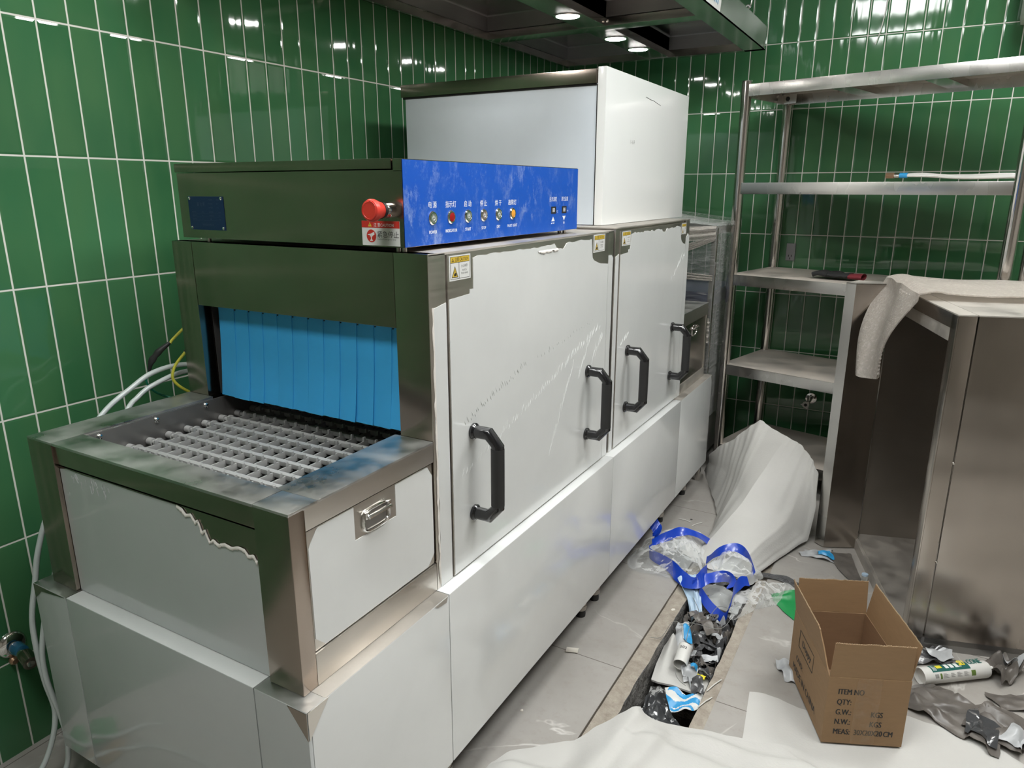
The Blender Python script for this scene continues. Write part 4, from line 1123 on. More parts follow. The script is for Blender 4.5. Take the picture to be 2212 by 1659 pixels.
b.tube(smooth_line([(1.56, 3.93, 2.32), (1.552, 3.93, 2.22), (1.546, 3.93, 2.16)], 6), .0018, 'white_plastic', 6)
tag(recentre(b.build('ceiling_wire')), 'thin white wire end dangling down the back wall tiles above the shelving', 'wire')
t = thing('water_heater', 'white wall appliance at the top right, mostly outside the picture', 'heater', (2.33, 3.80, 2.0))
b = MB('white_plastic')
b.grid(lambda u, v: Vector((2.045 + .03 * (1 - math.sin(min(1, v * 2.2) * PI / 2)) + .6 * u, 3.80 - .10 * math.sin(u * PI), 2.03 + .62 * v)), 14, 14, 'white_plastic', .004)
b.box((2.06, 3.78, 2.05), (2.64, 3.938, 2.62), 'white_plastic', .03); b.build('casing', t)

# ------------------------------------------------------------------ cardboard box
CR = math.radians(24.3)
BX = thing('cardboard_box', 'open brown cardboard box with raised flaps and black shipping print', 'box', (1.773, 1.736, 0.0075), CR)
W, L, H, T = .200, .300, .197, .004
def card(name, poly, ext, parent=BX, inner=True):
    b = MB('kraft'); b.prism(poly, ext, 'kraft'); return b
b = MB('kraft'); b.box((0, 0, 0), (W, T, H), 'kraft', .001); b.box((T + .0003, T, .004), (W - T - .0003, T + .0006, H), 'kraft_in')
x0 = .026
for s, z in (('ITEM NO', .148), ('QTY:', .1175), ('G.W.:', .0875), ('N.W.:', .0585), ('MEAS:', .0285)): b.text(s, (x0, -.0004, z), .0160, X, Z, 'black_ink', sx=.70, bold=.032)
b.text('KGS', (.113, -.0004, .0845), .0160, X, Z, 'black_ink', sx=.70, bold=.032); b.text('KGS', (.113, -.0004, .0555), .0160, X, Z, 'black_ink', sx=.70, bold=.032)
b.text('30X20X20', (.077, -.0004, .0285), .0160, X, Z, 'black_ink', sx=.70, bold=.032); b.text('CM', (.150, -.0004, .0285), .0160, X, Z, 'black_ink', sx=.70, bold=.032)
fp = b.build('front_panel', BX, world=False, smooth=False)
b = MB('tape'); b.grid(lambda u, v: Vector((.070 + .060 * u + .001 * math.sin(v * 20), -.0010 - .0006 * math.sin(v * 31 + u * 4) ** 2, .001 + (H + .0 - .001) * v)), 10, 40, 'tape', .0004)
b.build('packing_tape', fp, world=False)
b = MB('kraft'); b.box((0, T, 0), (T, L - T, H), 'kraft', .001)
N_ = -Y
def lt(s, y, z, h, sx=.85): b.text(s, (-.0004, y, z), h, -Y, Z, 'black_ink', sx=sx, bold=.032)
lt('C/NO:', .245, .070, .017); lt('MADE IN CHINA', .265, .030, .020, .95)
fr = [(.115, .120), (.235, .120), (.235, .172), (.115, .172)]
for (ya, za), (yb_, zb_) in zip(fr, fr[1:] + fr[:1]): b.tube([(-.0003, ya, za), (-.0003, yb_, zb_)], .0009, 'black_ink', 5)
lt('Doppy', .212, .137, .020, 1.0)
b.build('side_panel', BX, world=False, smooth=False)
b = MB('kraft'); b.box((W - T, T, 0), (W, L - T, H), 'kraft', .001); b.box((W - T - .0005, T, .004), (W - T, L - T, H), 'kraft_in'); b.build('side_panel', BX, world=False)
b = MB('kraft'); b.box((0, L - T, 0), (W, L, H), 'kraft', .001); b.box((T, L - T - .0005, .004), (W - T, L - T, H), 'kraft_in'); b.build('back_panel', BX, world=False)
b = MB('kraft_in'); b.box((T, T, 0), (W - T, L - T, .004), 'kraft_in'); b.build('bottom_panel', BX, world=False)
FH = .098
def flap(name, mtx, w, tear=None):
    """flap in its own plane: x along the fold, y up, z thickness"""
    b = MB('kraft'); r = random.Random(len(name) + int(w * 1000))
    top = [(w - .004 - k * (w - .008) / 24, FH + r.uniform(-.001, .001)) for k in range(25)]
    pts = [(0.002, .0008), (w - .002, .0008), (w - .002, .012)] + top + [(0.002, .012)]
    if tear: pts = tear(pts, w)
    b.prism([(x, y, 0) for x, y in pts], (0, 0, T * .8), 'kraft', mtx)
    e = [p for p in pts if p[1] > FH * .8]
    for (xa, ya), (xb_, yb_) in zip(e, e[1:]):
        n = max(1, int(abs(xa - xb_) / .003))
        for q in range(n):
            t = q / n; x = xa + (xb_ - xa) * t; y = ya + (yb_ - ya) * t
            b.box((x - .0009, y - .0005, .0006), (x + .0009, y + .0012 + .0006 * r.random(), T * .8 - .0006), 'kraft_edge', mtx=mtx)
    return b.build(name, BX, world=False)
flap('flap', Matrix.Translation((0, T, H)) @ Matrix.Rotation(math.radians(92), 4, 'X'), W)
flap('flap', Matrix.Translation((0, L, H)) @ Matrix.Rotation(math.radians(84), 4, 'X'), W)
def torn(pts, w):      # near end of the left flap is torn off at a slope
    return [(.002, .0008), (w - .002, .0008), (w - .002, .10)] + [(w - .004 - k * (w - .075) / 20, FH + .001 * math.sin(k * 2.1)) for k in range(21)] + [(.062, .093), (.058, .082), (.040, .060), (.022, .020), (.010, .004)]
# local x of a side flap runs from the near end to the far end
flap('flap', Matrix.Translation((.0, 0, H)) @ Matrix(((0, math.sin(math.radians(-9)), -math.cos(math.radians(9)), 0.004), (1, 0, 0, .002), (0, math.cos(math.radians(9)), math.sin(math.radians(-9)), 0), (0, 0, 0, 1))), L - .004, torn)
flap('flap', Matrix.Translation((W, 0, H)) @ Matrix(((0, math.sin(math.radians(8)), -math.cos(math.radians(8)), 0.0), (1, 0, 0, .002), (0, math.cos(math.radians(8)), math.sin(math.radians(8)), 0), (0, 0, 0, 1))), L - .004)

# ------------------------------------------------------------------ white foam sheets
def foam(name, patches, label, res=(40, 30), thick=.0028, amp=.004, sc=9, seed=0.0, folds=()):
    b = MB('foam')
    for c0, c1, d0, d1 in patches:
        f = coons(c0, c1, d0, d1)
        def g(u, v, f=f):
            p = f(u, v); k = nz((p.x, p.y, p.z), sc, seed); h = 0.0
            for ax_, ay_, bx_, by_, w_, hh in folds:      # raised creases from a to b
                d = Vector((bx_ - ax_, by_ - ay_)); q = Vector((p.x - ax_, p.y - ay_)); t_ = min(1, max(0, q.dot(d) / d.dot(d))); e = (q - d * t_).length
                h += hh * math.exp(-(e / w_) ** 2) * (1 - .3 * t_) if q.x * d.y - q.y * d.x > 0 else hh * math.exp(-(e / (w_ * .35)) ** 2) * (1 - .3 * t_)
            return p + Vector((k * amp * .3, k * amp * .3, abs(k) * amp + h))
        b.grid(g, res[0], res[1], 'foam', thick)
    return tag(recentre(b.build(name, angle=75)), label, 'foam sheet')
def jag(pts, n, amp, seed):
    r = random.Random(seed); P = [poly_at(pts, i / n) for i in range(n + 1)]
    return [p + (Vector((r.uniform(-amp, amp), r.uniform(-amp, amp), 0)) if 0 < i < n else Vector()) for i, p in enumerate(P)]
# flat sheet under the box
foam('foam_sheet', [([(1.560, 1.28, .0015), (1.80, 1.30, .0015), (2.34, 1.46, .0015)],
                     jag([(1.570, 1.850, .0015), (1.600, 1.862, .004), (1.75, 1.845, .0015), (1.83, 1.93, .0015), (1.96, 1.965, .0015), (2.172, 1.951, .0015), (2.30, 1.86, .0015)], 40, .003, 4),
                     [(1.560, 1.28, .0015), (1.585, 1.55, .0015), (1.593, 1.658, .0015), (1.570, 1.850, .0015)], [(2.34, 1.46, .0015), (2.30, 1.86, .0015)])],
     'flat white packing foam sheet lying under the cardboard box', (60, 40), .002, .0018, 8, 2.0)
# big sheet in front, folded and puffed up along its far edge
foam('foam_sheet', [([(1.09, .80, .002), (1.50, .80, .002), (2.30, 1.10, .002)],
                     jag([(1.068, 1.238, .010), (1.085, 1.300, .010), (1.150, 1.365, .008), (1.216, 1.424, .008), (1.29, 1.515, .030), (1.338, 1.560, .045), (1.40, 1.575, .030), (1.455, 1.600, .012), (1.591, 1.640, .008), (1.70, 1.672, .008), (1.80, 1.665, .010), (1.96, 1.700, .010), (2.20, 1.76, .008)], 60, .0025, 5),
                     [(1.09, .80, .002), (1.080, 1.05, .03), (1.068, 1.238, .010)], [(2.30, 1.10, .002), (2.24, 1.45, .03), (2.20, 1.76, .008)])],
     'large crumpled white foam sheet spread across the floor nearest the camera', (130, 90), .0025, .016, 5, 7.0, ((1.345, 1.545, 1.30, 1.25, .05, .022), (1.42, 1.50, 1.36, 1.20, .04, .016), (1.50, 1.575, 2.15, 1.66, .035, .010), (1.38, 1.47, 2.10, 1.55, .05, .014), (1.12, 1.26, 1.30, 1.30, .04, .014), (1.75, 1.62, 1.95, 1.45, .04, .010)))
# tall crumpled sheet by the shelving rack
ridge = [(1.235, 2.520, .035), (1.33, 2.78, .16), (1.438, 3.050, .380)]
foam('foam_sheet', [
    (jag([(1.022, 3.400, .012), (1.10, 3.20, .010), (1.166, 3.046, .010), (1.205, 2.93, .010), (1.222, 2.80, .010), (1.235, 2.520, .035)], 30, .003, 6),
     jag([(1.060, 3.300, .140), (1.125, 3.25, .215), (1.20, 3.20, .290), (1.308, 3.150, .407), (1.36, 3.11, .385), (1.438, 3.050, .380)], 30, .004, 7),
     [(1.022, 3.400, .012), (1.05, 3.36, .08), (1.060, 3.300, .140)], ridge),
    (jag([(1.235, 2.520, .035), (1.30, 2.40, .04), (1.38, 2.38, .05), (1.455, 2.50, .012)], 20, .003, 8),
     jag([(1.438, 3.050, .380), (1.50, 3.00, .372), (1.552, 2.96, .340), (1.590, 2.90, .290)], 20, .004, 9),
     ridge, [(1.455, 2.50, .012), (1.51, 2.68, .012), (1.585, 2.87, .012), (1.600, 2.885, .15), (1.590, 2.90, .290)])],
     'white foam sheet standing crumpled against the shelving rack, with a ridge fold', (50, 40), .0028, .016, 6, 3.0)

# ------------------------------------------------------------------ plastic bags with blue hems
def ribbon(b, pts, w, mat, seed, tilt=.4, n=7):
    P = smooth_line(pts, n); r = random.Random(seed); m = len(P) - 1
    def f(u, v):
        i = min(int(u * m), m - 1); t = u * m - i; p = P[i].lerp(P[i + 1], t); d = (P[i + 1] - P[i]).normalized()
        s = Vector((-d.y, d.x, 0)) if abs(d.x) + abs(d.y) > 1e-6 else Vector((1, 0, 0))
        k = tilt + .5 * math.sin(u * 9 + seed); up = (Vector((0, 0, 1)) * math.cos(k) + s.normalized() * math.sin(k))
        o = nz(p, 22, seed) * .006
        q = p + up * (w * (v - .5)) + s.normalized() * o
        q.z = max(q.z, .004) if q.x < 1.215 or q.x > 1.495 else q.z
        return q
    b.grid(f, m * 2, 5, mat, .0008)
def dome(b, outline, hgt, mat, seed, nr=34, na=84):
    c = sum((Vector(p) for p in outline), Vector()) / len(outline); P = smooth_line(list(outline) + [outline[0]], 6)[:-1]; m = len(P)
    def f(u, v):
        i = int(v * m) % m; t = v * m - int(v * m); e = P[i].lerp(P[(i + 1) % m], t); p = c.lerp(e, u)
        k = 1 - u * u
        p = p + Vector((0, 0, hgt * k))
        q = Vector((p.x * 1.0, p.y, p.z))
        n1 = nz(q, 13, seed); n2 = nz(q, 34, seed + 2)
        p += Vector((nz(q, 16, seed + 5), nz(q, 16, seed + 9), 0)) * .018 + Vector((0, 0, 1)) * (abs(n1) * -.038 + (.5 - abs(n2)) * .022 - .011) * (.5 + .5 * k)
        p.z = max(p.z, .004) if p.x < 1.215 or p.x > 1.495 else max(p.z, -.10)
        return p
    b.grid(f, nr, na, mat)
bag = thing('plastic_bag', 'crumpled clear plastic bag with a royal blue hem, nearer the dishwasher', 'plastic bag', (1.15, 2.44, .005))
b = MB('clear'); dome(b, [(.99, 2.48, .01), (1.04, 2.55, .05), (1.13, 2.58, .09), (1.20, 2.59, .09), (1.255, 2.58, .05), (1.295, 2.42, .05), (1.257, 2.355, .03), (1.177, 2.342, .015), (1.067, 2.326, .006), (1.0, 2.38, .006)], .06, 'clear', 3)
dome(b, [(1.10, 2.40, .03), (1.12, 2.50, .07), (1.20, 2.53, .08), (1.26, 2.47, .06), (1.24, 2.39, .04)], .04, 'clear', 8, 18, 40)
b.build('clear_film', bag)
b = MB('blue_plastic')
ribbon(b, [(1.039, 2.555, .10), (1.065, 2.533, .07), (1.071, 2.437, .05), (1.081, 2.41, .04), (1.167, 2.375, .03), (1.253, 2.300, .03), (1.299, 2.290, .05), (1.31, 2.358, .06)], .048, 'blue_plastic', 1)
b.build('blue_hem', bag)
b = MB('blue_plastic'); ribbon(b, [(1.073, 2.444, .07), (1.126, 2.472, .10), (1.173, 2.52, .11), (1.225, 2.536, .10), (1.268, 2.585, .05)], .036, 'blue_plastic', 2, .9); b.build('blue_hem', bag)
bag = thing('plastic_bag', 'clear plastic bag with blue hem over the trench, spread towards the cardboard box', 'plastic bag', (1.42, 2.36, .005))
b = MB('clear'); dome(b, [(1.289, 2.43, .05), (1.33, 2.47, .09), (1.39, 2.48, .10), (1.47, 2.47, .06), (1.487, 2.44, .03), (1.42, 2.335, .05), (1.32, 2.33, .04)], .05, 'clear', 5)
dome(b, [(1.418, 2.31, .04), (1.50, 2.40, .05), (1.56, 2.46, .03), (1.61, 2.47, .012), (1.58, 2.38, .006), (1.50, 2.28, .006), (1.437, 2.19, .0)], .045, 'clear', 6)
dome(b, [(1.300, 2.29, .0), (1.335, 2.262, -.012), (1.40, 2.238, -.02), (1.425, 2.25, .0), (1.42, 2.31, .03), (1.35, 2.335, .03)], .02, 'clear', 9, 18, 48)
b.build('clear_film', bag)
b = MB('blue_plastic'); ribbon(b, [(1.289, 2.413, .07), (1.328, 2.450, .10), (1.382, 2.470, .12), (1.436, 2.455, .10), (1.455, 2.422, .05)], .032, 'blue_plastic', 4, .3); b.build('blue_hem', bag)
b = MB('blue_plastic'); ribbon(b, [(1.279, 2.281, .03), (1.33, 2.330, .05), (1.388, 2.350, .06), (1.411, 2.307, .05)], .040, 'blue_plastic', 5, .6); b.build('blue_hem', bag)
b = MB('blue_plastic'); ribbon(b, [(1.306, 2.281, .02), (1.341, 2.262, -.01), (1.40, 2.235, -.03), (1.42, 2.23, .0), (1.422, 2.25, .05), (1.434, 2.321, .07), (1.455, 2.357, .06)], .034, 'blue_plastic', 6, .2); b.build('blue_hem', bag)

# ------------------------------------------------------------------ film scraps and other litter
def crumpled(name, c, size, mat, label, cat, seed, rz=0.0, hgt=.035, zmin=.002, group=None, back=None, fold=2.0, n=16, tilt=(0, 0), xlim=None, crisp=1.0):
    """a torn piece of film: a rumpled, partly folded-over sheet"""
    r = random.Random(seed); b = MB(mat); A = Matrix.Rotation(rz, 3, 'Z'); c = Vector(c)
    lob = [r.uniform(.7, 1.15) for _ in range(9)]
    def f(u, v, lift=0.0):
        s, t = u * 2 - 1, v * 2 - 1
        an = (math.atan2(t, s) / (2 * PI)) % 1 * 9; k = lob[int(an) % 9] * (1 - an % 1) + lob[(int(an) + 1) % 9] * (an % 1)
        x, y = s * size[0] / 2 * k, t * size[1] / 2 * k
        w = Vector((x, y, 0)); a = nz(w + Vector((seed, 0, 0)), 20 * crisp, seed); d = nz(w, 45 * crisp, seed + 3)
        z = hgt * (.5 + .9 * abs(a) * fold / 2) * (1 - .35 * (s * s + t * t) / 2) + hgt * .35 * d
        x += nz(w, 15, seed + 4) * size[0] * .18; y += nz(w, 15, seed + 6) * size[1] * .18
        p = A @ Vector((x, y, 0)); q = Vector((c.x + p.x, c.y + p.y, c.z + max(zmin, z - hgt * .35) + tilt[0] * x + tilt[1] * y + lift))
        if xlim: q.x = min(max(q.x, xlim[0]), xlim[1])
        return q
    b.grid(f, n, n, mat, .0007)
    if back:      # a corner folded over, showing the other face
        b.grid(lambda u, v: f(.55 + .43 * u, .08 + .5 * v, .008 + .01 * math.sin(v * PI)), 8, 8, back, .0007)
    return tag(recentre(b.build(name, angle=50 if crisp == 1 else 24)), label, cat, group)
TX = (1.280, 1.446)
def strip(name, c, length, width, mat, label, seed, group=None, back=None):
    """a twisted, sharply folded strip of film"""
    r = random.Random(seed); b = MB(mat); c = Vector(c); a = r.uniform(0, 6.28); n = r.randint(4, 6); pts = []
    p = Vector((0, 0, 0))
    for k in range(n):
        pts.append(p.copy()); a += r.uniform(-1.5, 1.5); p = p + Vector((math.cos(a), math.sin(a), r.uniform(-.35, .35))) * length / n
    m = sum(pts, Vector()) / len(pts); tw = [r.uniform(-1.2, 1.2) for _ in range(n)]
    def f(u, v):
        t = u * (n - 1); i = min(int(t), n - 2); k = t - i; q = pts[i].lerp(pts[i + 1], k) - m; d = (pts[i + 1] - pts[i]).normalized()
        w = tw[i] * (1 - k) + tw[i + 1] * k; side = Vector((-d.y, d.x, 0)) * math.cos(w) + Z * math.sin(w)
        q = c + q + side * width * (v - .5) * (.75 + .25 * math.sin(u * 9 + seed)) + Z * (.004 * nz((u * 9, v * 5, seed), 1, 3))
        q.x = min(max(q.x, TX[0]), TX[1]); return q
    b.grid(f, (n - 1) * 5, 4, mat, .0007)
    if back: b.idx(back); b.bm.faces.ensure_lookup_table(); [setattr(fc, 'material_index', 1) for q_, fc in enumerate(b.bm.faces) if (q_ // 20) % 3 == 0]
    return tag(recentre(b.build(name, angle=24)), label, 'film scrap', group)
# the trench is filled almost to its lip with grey scraps
rs = random.Random(31)
heap = [(1.33, 2.24), (1.40, 2.22), (1.36, 2.14), (1.42, 2.12), (1.32, 2.10), (1.39, 2.05), (1.43, 2.02), (1.37, 1.98), (1.42, 1.95)]
for k, (x, y) in enumerate(heap):
    crumpled('film_scrap', (x, y, -.095), (.13, .12), ('scrap', 'scrap_dusty', 'scrap')[k % 3], 'grey film scrap in the heap filling the floor trench', 'film scrap', 20 + k, k * 1.3, .045, -.02, 'grey film scraps in the trench', None, 3.0, 14, (0, 0), TX, 1.5)
top = [(1.31, 2.205), (1.366, 2.222), (1.418, 2.193), (1.30, 2.14), (1.339, 2.105), (1.396, 2.109), (1.435, 2.083), (1.32, 2.055), (1.36, 2.05), (1.399, 2.018), (1.432, 2.027), (1.39, 1.965), (1.428, 1.955), (1.400, 1.905), (1.425, 1.925), (1.35, 2.16), (1.38, 2.17), (1.41, 2.06), (1.375, 2.00), (1.345, 2.24), (1.43, 2.14), (1.415, 1.985), (1.37, 2.08), (1.40, 2.15), (1.33, 2.27), (1.39, 2.28), (1.43, 2.25), (1.36, 2.31), (1.41, 2.33)]
for k, (x, y) in enumerate(top):
    z = -.040 + rs.uniform(-.012, .012)
    if k % 2: strip('film_scrap', (x, y, z), rs.uniform(.10, .17), rs.uniform(.022, .040), ('scrap', 'scrap_dusty', 'scrap_light', 'scrap')[(k // 2) % 4], 'grey film scrap in the heap filling the floor trench', 120 + k, 'grey film scraps in the trench', 'scrap_light' if k % 6 == 1 else None)
    else: crumpled('film_scrap', (x, y, z - .02), (rs.uniform(.05, .09), rs.uniform(.03, .06)), 'scrap' if k % 4 else 'scrap_dusty', 'grey film scrap in the heap filling the floor trench', 'film scrap', 311 + k, k * 1.3, .045, -.02, 'grey film scraps in the trench', 'scrap_light' if k % 8 == 2 else None, 3.2, 15, (0, 0), TX, 1.7)
crumpled('film_scrap', (1.312, 2.06, -.030), (.050, .13), 'scrap_light', 'silver film scrap with blue print at the left trench wall above the white tube', 'film scrap', 51, .35, .035, -.03, None, 'sky_blue_print', 2.5, 16, (.3, 0), TX)
crumpled('film_scrap', (1.355, 2.135, -.010), (.035, .15), 'scrap_dusty', 'twisted dusty film strip lying along the top of the grey heap in the trench', 'film scrap', 53, .75, .025, -.03, None, None, 3.0, 16, (0, 0), TX)
b = MB('pale_blue_plastic'); pb = coons([(1.215, 2.315, .020), (1.245, 2.345, .034), (1.275, 2.355, .03)], [(1.310, 2.185, -.045), (1.325, 2.20, -.030), (1.342, 2.205, -.035)], [(1.215, 2.315, .020), (1.27, 2.25, .0), (1.310, 2.185, -.045)], [(1.275, 2.355, .03), (1.315, 2.27, .0), (1.342, 2.205, -.035)])
b.grid(lambda u, v: pb(u, v) + Vector((0, 0, .016 * nz((u * 4, v * 3, 0), 1, 6) + .006 * nz((u * 9, v * 9, 0), 1, 2))), 20, 24, 'pale_blue_plastic', .0008)
tag(recentre(b.build('film_scrap', angle=40)), 'pale blue film hanging from the plastic bag into the trench', 'film scrap')
crumpled('film_scrap', (1.392, 1.888, -.045), (.055, .045), 'scrap_light', 'small silver film curl beside the mouth of the white tube in the trench', 'film scrap', 58, 1.9, .03, -.02, None, 'sky_blue_print', 2.8, 14, (0, 0), TX)
b = MB('yellow_label')
b.grid(lambda u, v: Vector((1.404 + .028 * u + .003 * nz((u * 4, v * 4, 0), 1, 2), 1.892 + .016 * v + .003 * nz((u * 5, v, 0), 1, 7), -.0385 + .004 * nz((u * 6, v * 6, 0), 1, 3))), 8, 5, 'yellow_label', .001)
tag(recentre(b.build('yellow_scrap')), 'tiny bright yellow plastic scrap on the white foam in the trench', 'plastic scrap')
# empty sealant tube in the trench
t = thing('sealant_tube', 'empty white sealant tube lying in the trench, open end towards the camera', 'tube', (1.352, 1.925, -.04))
a0, a1 = Vector((1.355, 1.893, -.017)), Vector((1.350, 1.962, .0)); ax = (a1 - a0).normalized()
b = MB('white_plastic'); b.lathe([(.001, .040), (.0193, .040), (.0195, .001), (.0213, .0), (.0215, .002), (.0215, .072), (.001, .072)], a0, ax, 'white_plastic', 32)
up_ = ax.cross(Vector((1, 0, 0))).normalized(); up_ = up_ if up_.z > 0 else -up_; rt = ax.cross(up_)
for i, ch in enumerate('502'):
    an = .40 - .35 * i; nn = up_ * math.cos(an) + rt * -math.sin(an); rr_ = ax.cross(nn)
    if rr_.x < 0: pass
    b.text(ch, a0 + ax * .048 + nn * .0219, .010, rr_, nn.cross(rr_), 'black_ink', 'CENTER', bold=.02)
b.build('barrel', t)
# bent white foam piece the tube lies on
b = MB('foam'); ff = coons([(1.286, 1.832, -.055), (1.305, 1.827, -.052), (1.357, 1.834, -.050), (1.424, 1.831, -.050), (1.444, 1.851, -.050)], [(1.276, 1.985, -.040), (1.30, 1.995, -.035), (1.34, 1.985, -.055), (1.40, 1.96, -.055), (1.442, 1.95, -.055)], [(1.286, 1.832, -.055), (1.278, 1.90, -.050), (1.276, 1.985, -.040)], [(1.444, 1.851, -.050), (1.442, 1.95, -.055)])
b.grid(lambda u, v: ff(u, v) + Vector((0, 0, .050 * math.exp(-((u - .16) / .11) ** 2) * v * v + .002 * nz((u * 4, v * 4, 0), 1, 2))), 48, 24, 'foam', .006)
tag(recentre(b.build('foam_scrap', angle=70)), 'bent white foam piece lying in the trench under the sealant tube', 'foam scrap')
b = MB('clear'); dome(b, [(1.284, 1.835, -.075), (1.31, 1.838, -.072), (1.36, 1.838, -.070), (1.42, 1.842, -.070), (1.40, 1.825, -.085), (1.34, 1.808, -.090), (1.288, 1.80, -.090)], .02, 'clear', 11, 16, 40)
for v in b.bm.verts: v.co.z = min(v.co.z, -.058); v.co.x = min(max(v.co.x, 1.282), 1.44)
tag(recentre(b.build('clear_film_scrap')), 'dusty clear film bunched below the white foam in the trench', 'film scrap')
# dark bag and the blue-and-white printed bag nearest the camera
b = MB('black_bag'); dome(b, [(1.284, 1.80, -.10), (1.30, 1.835, -.085), (1.333, 1.848, -.075), (1.355, 1.80, -.075), (1.378, 1.76, -.085), (1.42, 1.735, -.10), (1.36, 1.69, -.11), (1.30, 1.68, -.11), (1.283, 1.73, -.11)], .030, 'black_bag', 14, 22, 60)
for v in b.bm.verts: v.co.z += .018 * nz(v.co, 40, 3); v.co.x = min(max(v.co.x, 1.282), 1.44)
tag(recentre(b.build('black_bag', angle=26)), 'crumpled dark grey polythene bag in the trench, nearest the big foam sheet', 'plastic bag')
t = thing('printed_bag', 'white plastic bag with bright blue print, beside the dark bag in the trench', 'plastic bag', (1.40, 1.78, -.09))
fb2 = coons([(1.380, 1.735, -.062), (1.41, 1.752, -.058), (1.446, 1.778, -.055)], [(1.337, 1.806, -.045), (1.37, 1.818, -.040), (1.40, 1.812, -.048), (1.446, 1.835, -.045)], [(1.380, 1.735, -.062), (1.355, 1.77, -.055), (1.337, 1.806, -.045)], [(1.446, 1.778, -.055), (1.446, 1.835, -.045)])
b = MB('label_white'); b.grid(lambda u, v: fb2(u, v) + Vector((0, 0, .008 * nz((u * 3, v * 3, 0), 1, 3))), 48, 30, 'label_white', .001)
i = b.idx('sky_blue_print'); b.bm.faces.ensure_lookup_table()
for f in b.bm.faces:
    c = f.calc_center_median(); s_ = (c.x - 1.34) / .11; tt = (c.y - 1.74) / .09 - .35 * s_
    if .08 < s_ < .95 and ((abs(tt - .62 - .10 * math.sin(s_ * 9)) < .09 and s_ < .8) or abs(tt - .25 - .13 * math.sin(s_ * 8 + 1.5)) < .10 or abs(tt - .02 - .1 * math.sin(s_ * 11)) < .05): f.material_index = i
b.build('bag_sheet', t)
crumpled('film_scrap', (1.425, 1.845, -.040), (.04, .075), 'scrap', 'small torn charcoal film scrap leaning on the right trench edge above the printed bag', 'film scrap', 63, .3, .03, -.01, None, None, 2.5, 14, (.3, .2), (1.36, 1.450))
b = MB('foam'); fs = coons([(1.285, 2.305, -.035), (1.36, 2.285, -.03), (1.442, 2.27, -.03)], [(1.285, 2.40, -.03), (1.36, 2.41, -.015), (1.442, 2.39, -.025)], [(1.285, 2.305, -.035), (1.285, 2.40, -.03)], [(1.442, 2.27, -.03), (1.442, 2.39, -.025)])
b.grid(lambda u, v: fs(u, v) + Vector((0, 0, .012 * nz((u * 3, v * 3, 0), 1, 5))), 24, 20, 'foam', .003)
tag(recentre(b.build('foam_scrap', angle=70)), 'white foam piece showing through the clear bag over the trench', 'foam scrap')
# loose thin wires on the heap
wl = [[(1.262, 2.33, .004), (1.265, 2.29, -.002), (1.30, 2.24, .0), (1.335, 2.17, .0), (1.330, 2.10, .0), (1.30, 2.06, .005)], [(1.238, 1.955, .002), (1.268, 1.975, .002), (1.285, 2.03, .03), (1.315, 2.03, .03), (1.335, 1.99, .01)],
      [(1.310, 2.10, .0), (1.36, 2.09, .01), (1.43, 2.09, .02), (1.442, 2.18, .03), (1.39, 2.21, .02), (1.37, 2.14, .0)], [(1.345, 1.885, -.030), (1.35, 1.87, -.036), (1.368, 1.85, -.040), (1.39, 1.84, -.042)], [(1.35, 1.965, .015), (1.345, 2.02, .035), (1.36, 2.08, .04), (1.375, 2.12, .015)]]
wn_ = ['thin wire running from the plastic bag down into the trench heap', 'thin wire arching over the left trench lip onto the white tube', 'thin wire looping over the grey scraps at the right trench wall', 'short thin wire below the mouth of the white tube in the trench', 'thin wire arching from the closed end of the white tube over the heap']
for p, lb_ in zip(wl, wn_):
    b = MB('wire_grey'); b.tube(smooth_line(p, 8), .0010, 'wire_grey', 6); tag(recentre(b.build('loose_wire')), lb_, 'wire', 'loose wires in the trench')

# silicone cartridge right of the box
S0, S1 = Vector((1.990, 2.130, .0255)), Vector((2.168, 2.272, .0255)); ax = (S1 - S0).normalized()
t = thing('silicone_cartridge', 'white silicone cartridge with a dark green and yellow label, lying beside the box', 'cartridge', (S0.x, S0.y, 0))
b = MB('white_plastic'); b.lathe([(.001, .010), (.021, .010), (.0225, 0), (.0245, 0), (.0245, .21), (.022, .216), (.007, .220), (.007, .235)], S0, ax, 'white_plastic', 36); b.build('tube', t)
side = ax.cross(Z).normalized(); R_ = .0249
def cyl_pt(l, a, r=R_): return S0 + ax * l + (Z * math.cos(a) + side * math.sin(a)) * r
def patch(b, l0, l1, a0_, a1_, mat, r=R_): b.grid(lambda u, v: cyl_pt(l0 + (l1 - l0) * u, a0_ + (a1_ - a0_) * v, r), 2, 10, mat)
b = MB('teal_label'); patch(b, .028, .150, -.55, .62, 'teal_label')
patch(b, .046, .064, -.30, .20, 'yellow_label', R_ + .0002)
for l in (.074, .090, .106): patch(b, l, l + .011, -.40, .30, 'label_white', R_ + .0002)
for k in range(3): patch(b, .033 + .004 * k, .0345 + .004 * k, -.30 + .1 * k, .45, 'white_ink', R_ + .0002)
def ctext(s, l, a, size, mat, sx=1.0):
    nn = (Z * math.cos(a) + side * math.sin(a)); rt_ = ax; up2 = nn.cross(rt_)
    b.text(s, S0 + ax * l + nn * (R_ + .0006), size, rt_, up2, mat, sx=sx, bold=.03)
ctext('SILI', .122, .10, .018, 'yellow_label', .52); ctext('CONE', .152, .10, .018, 'teal_label', .60); ctext('RTV', .1175, .3, .004, 'white_ink', .8)
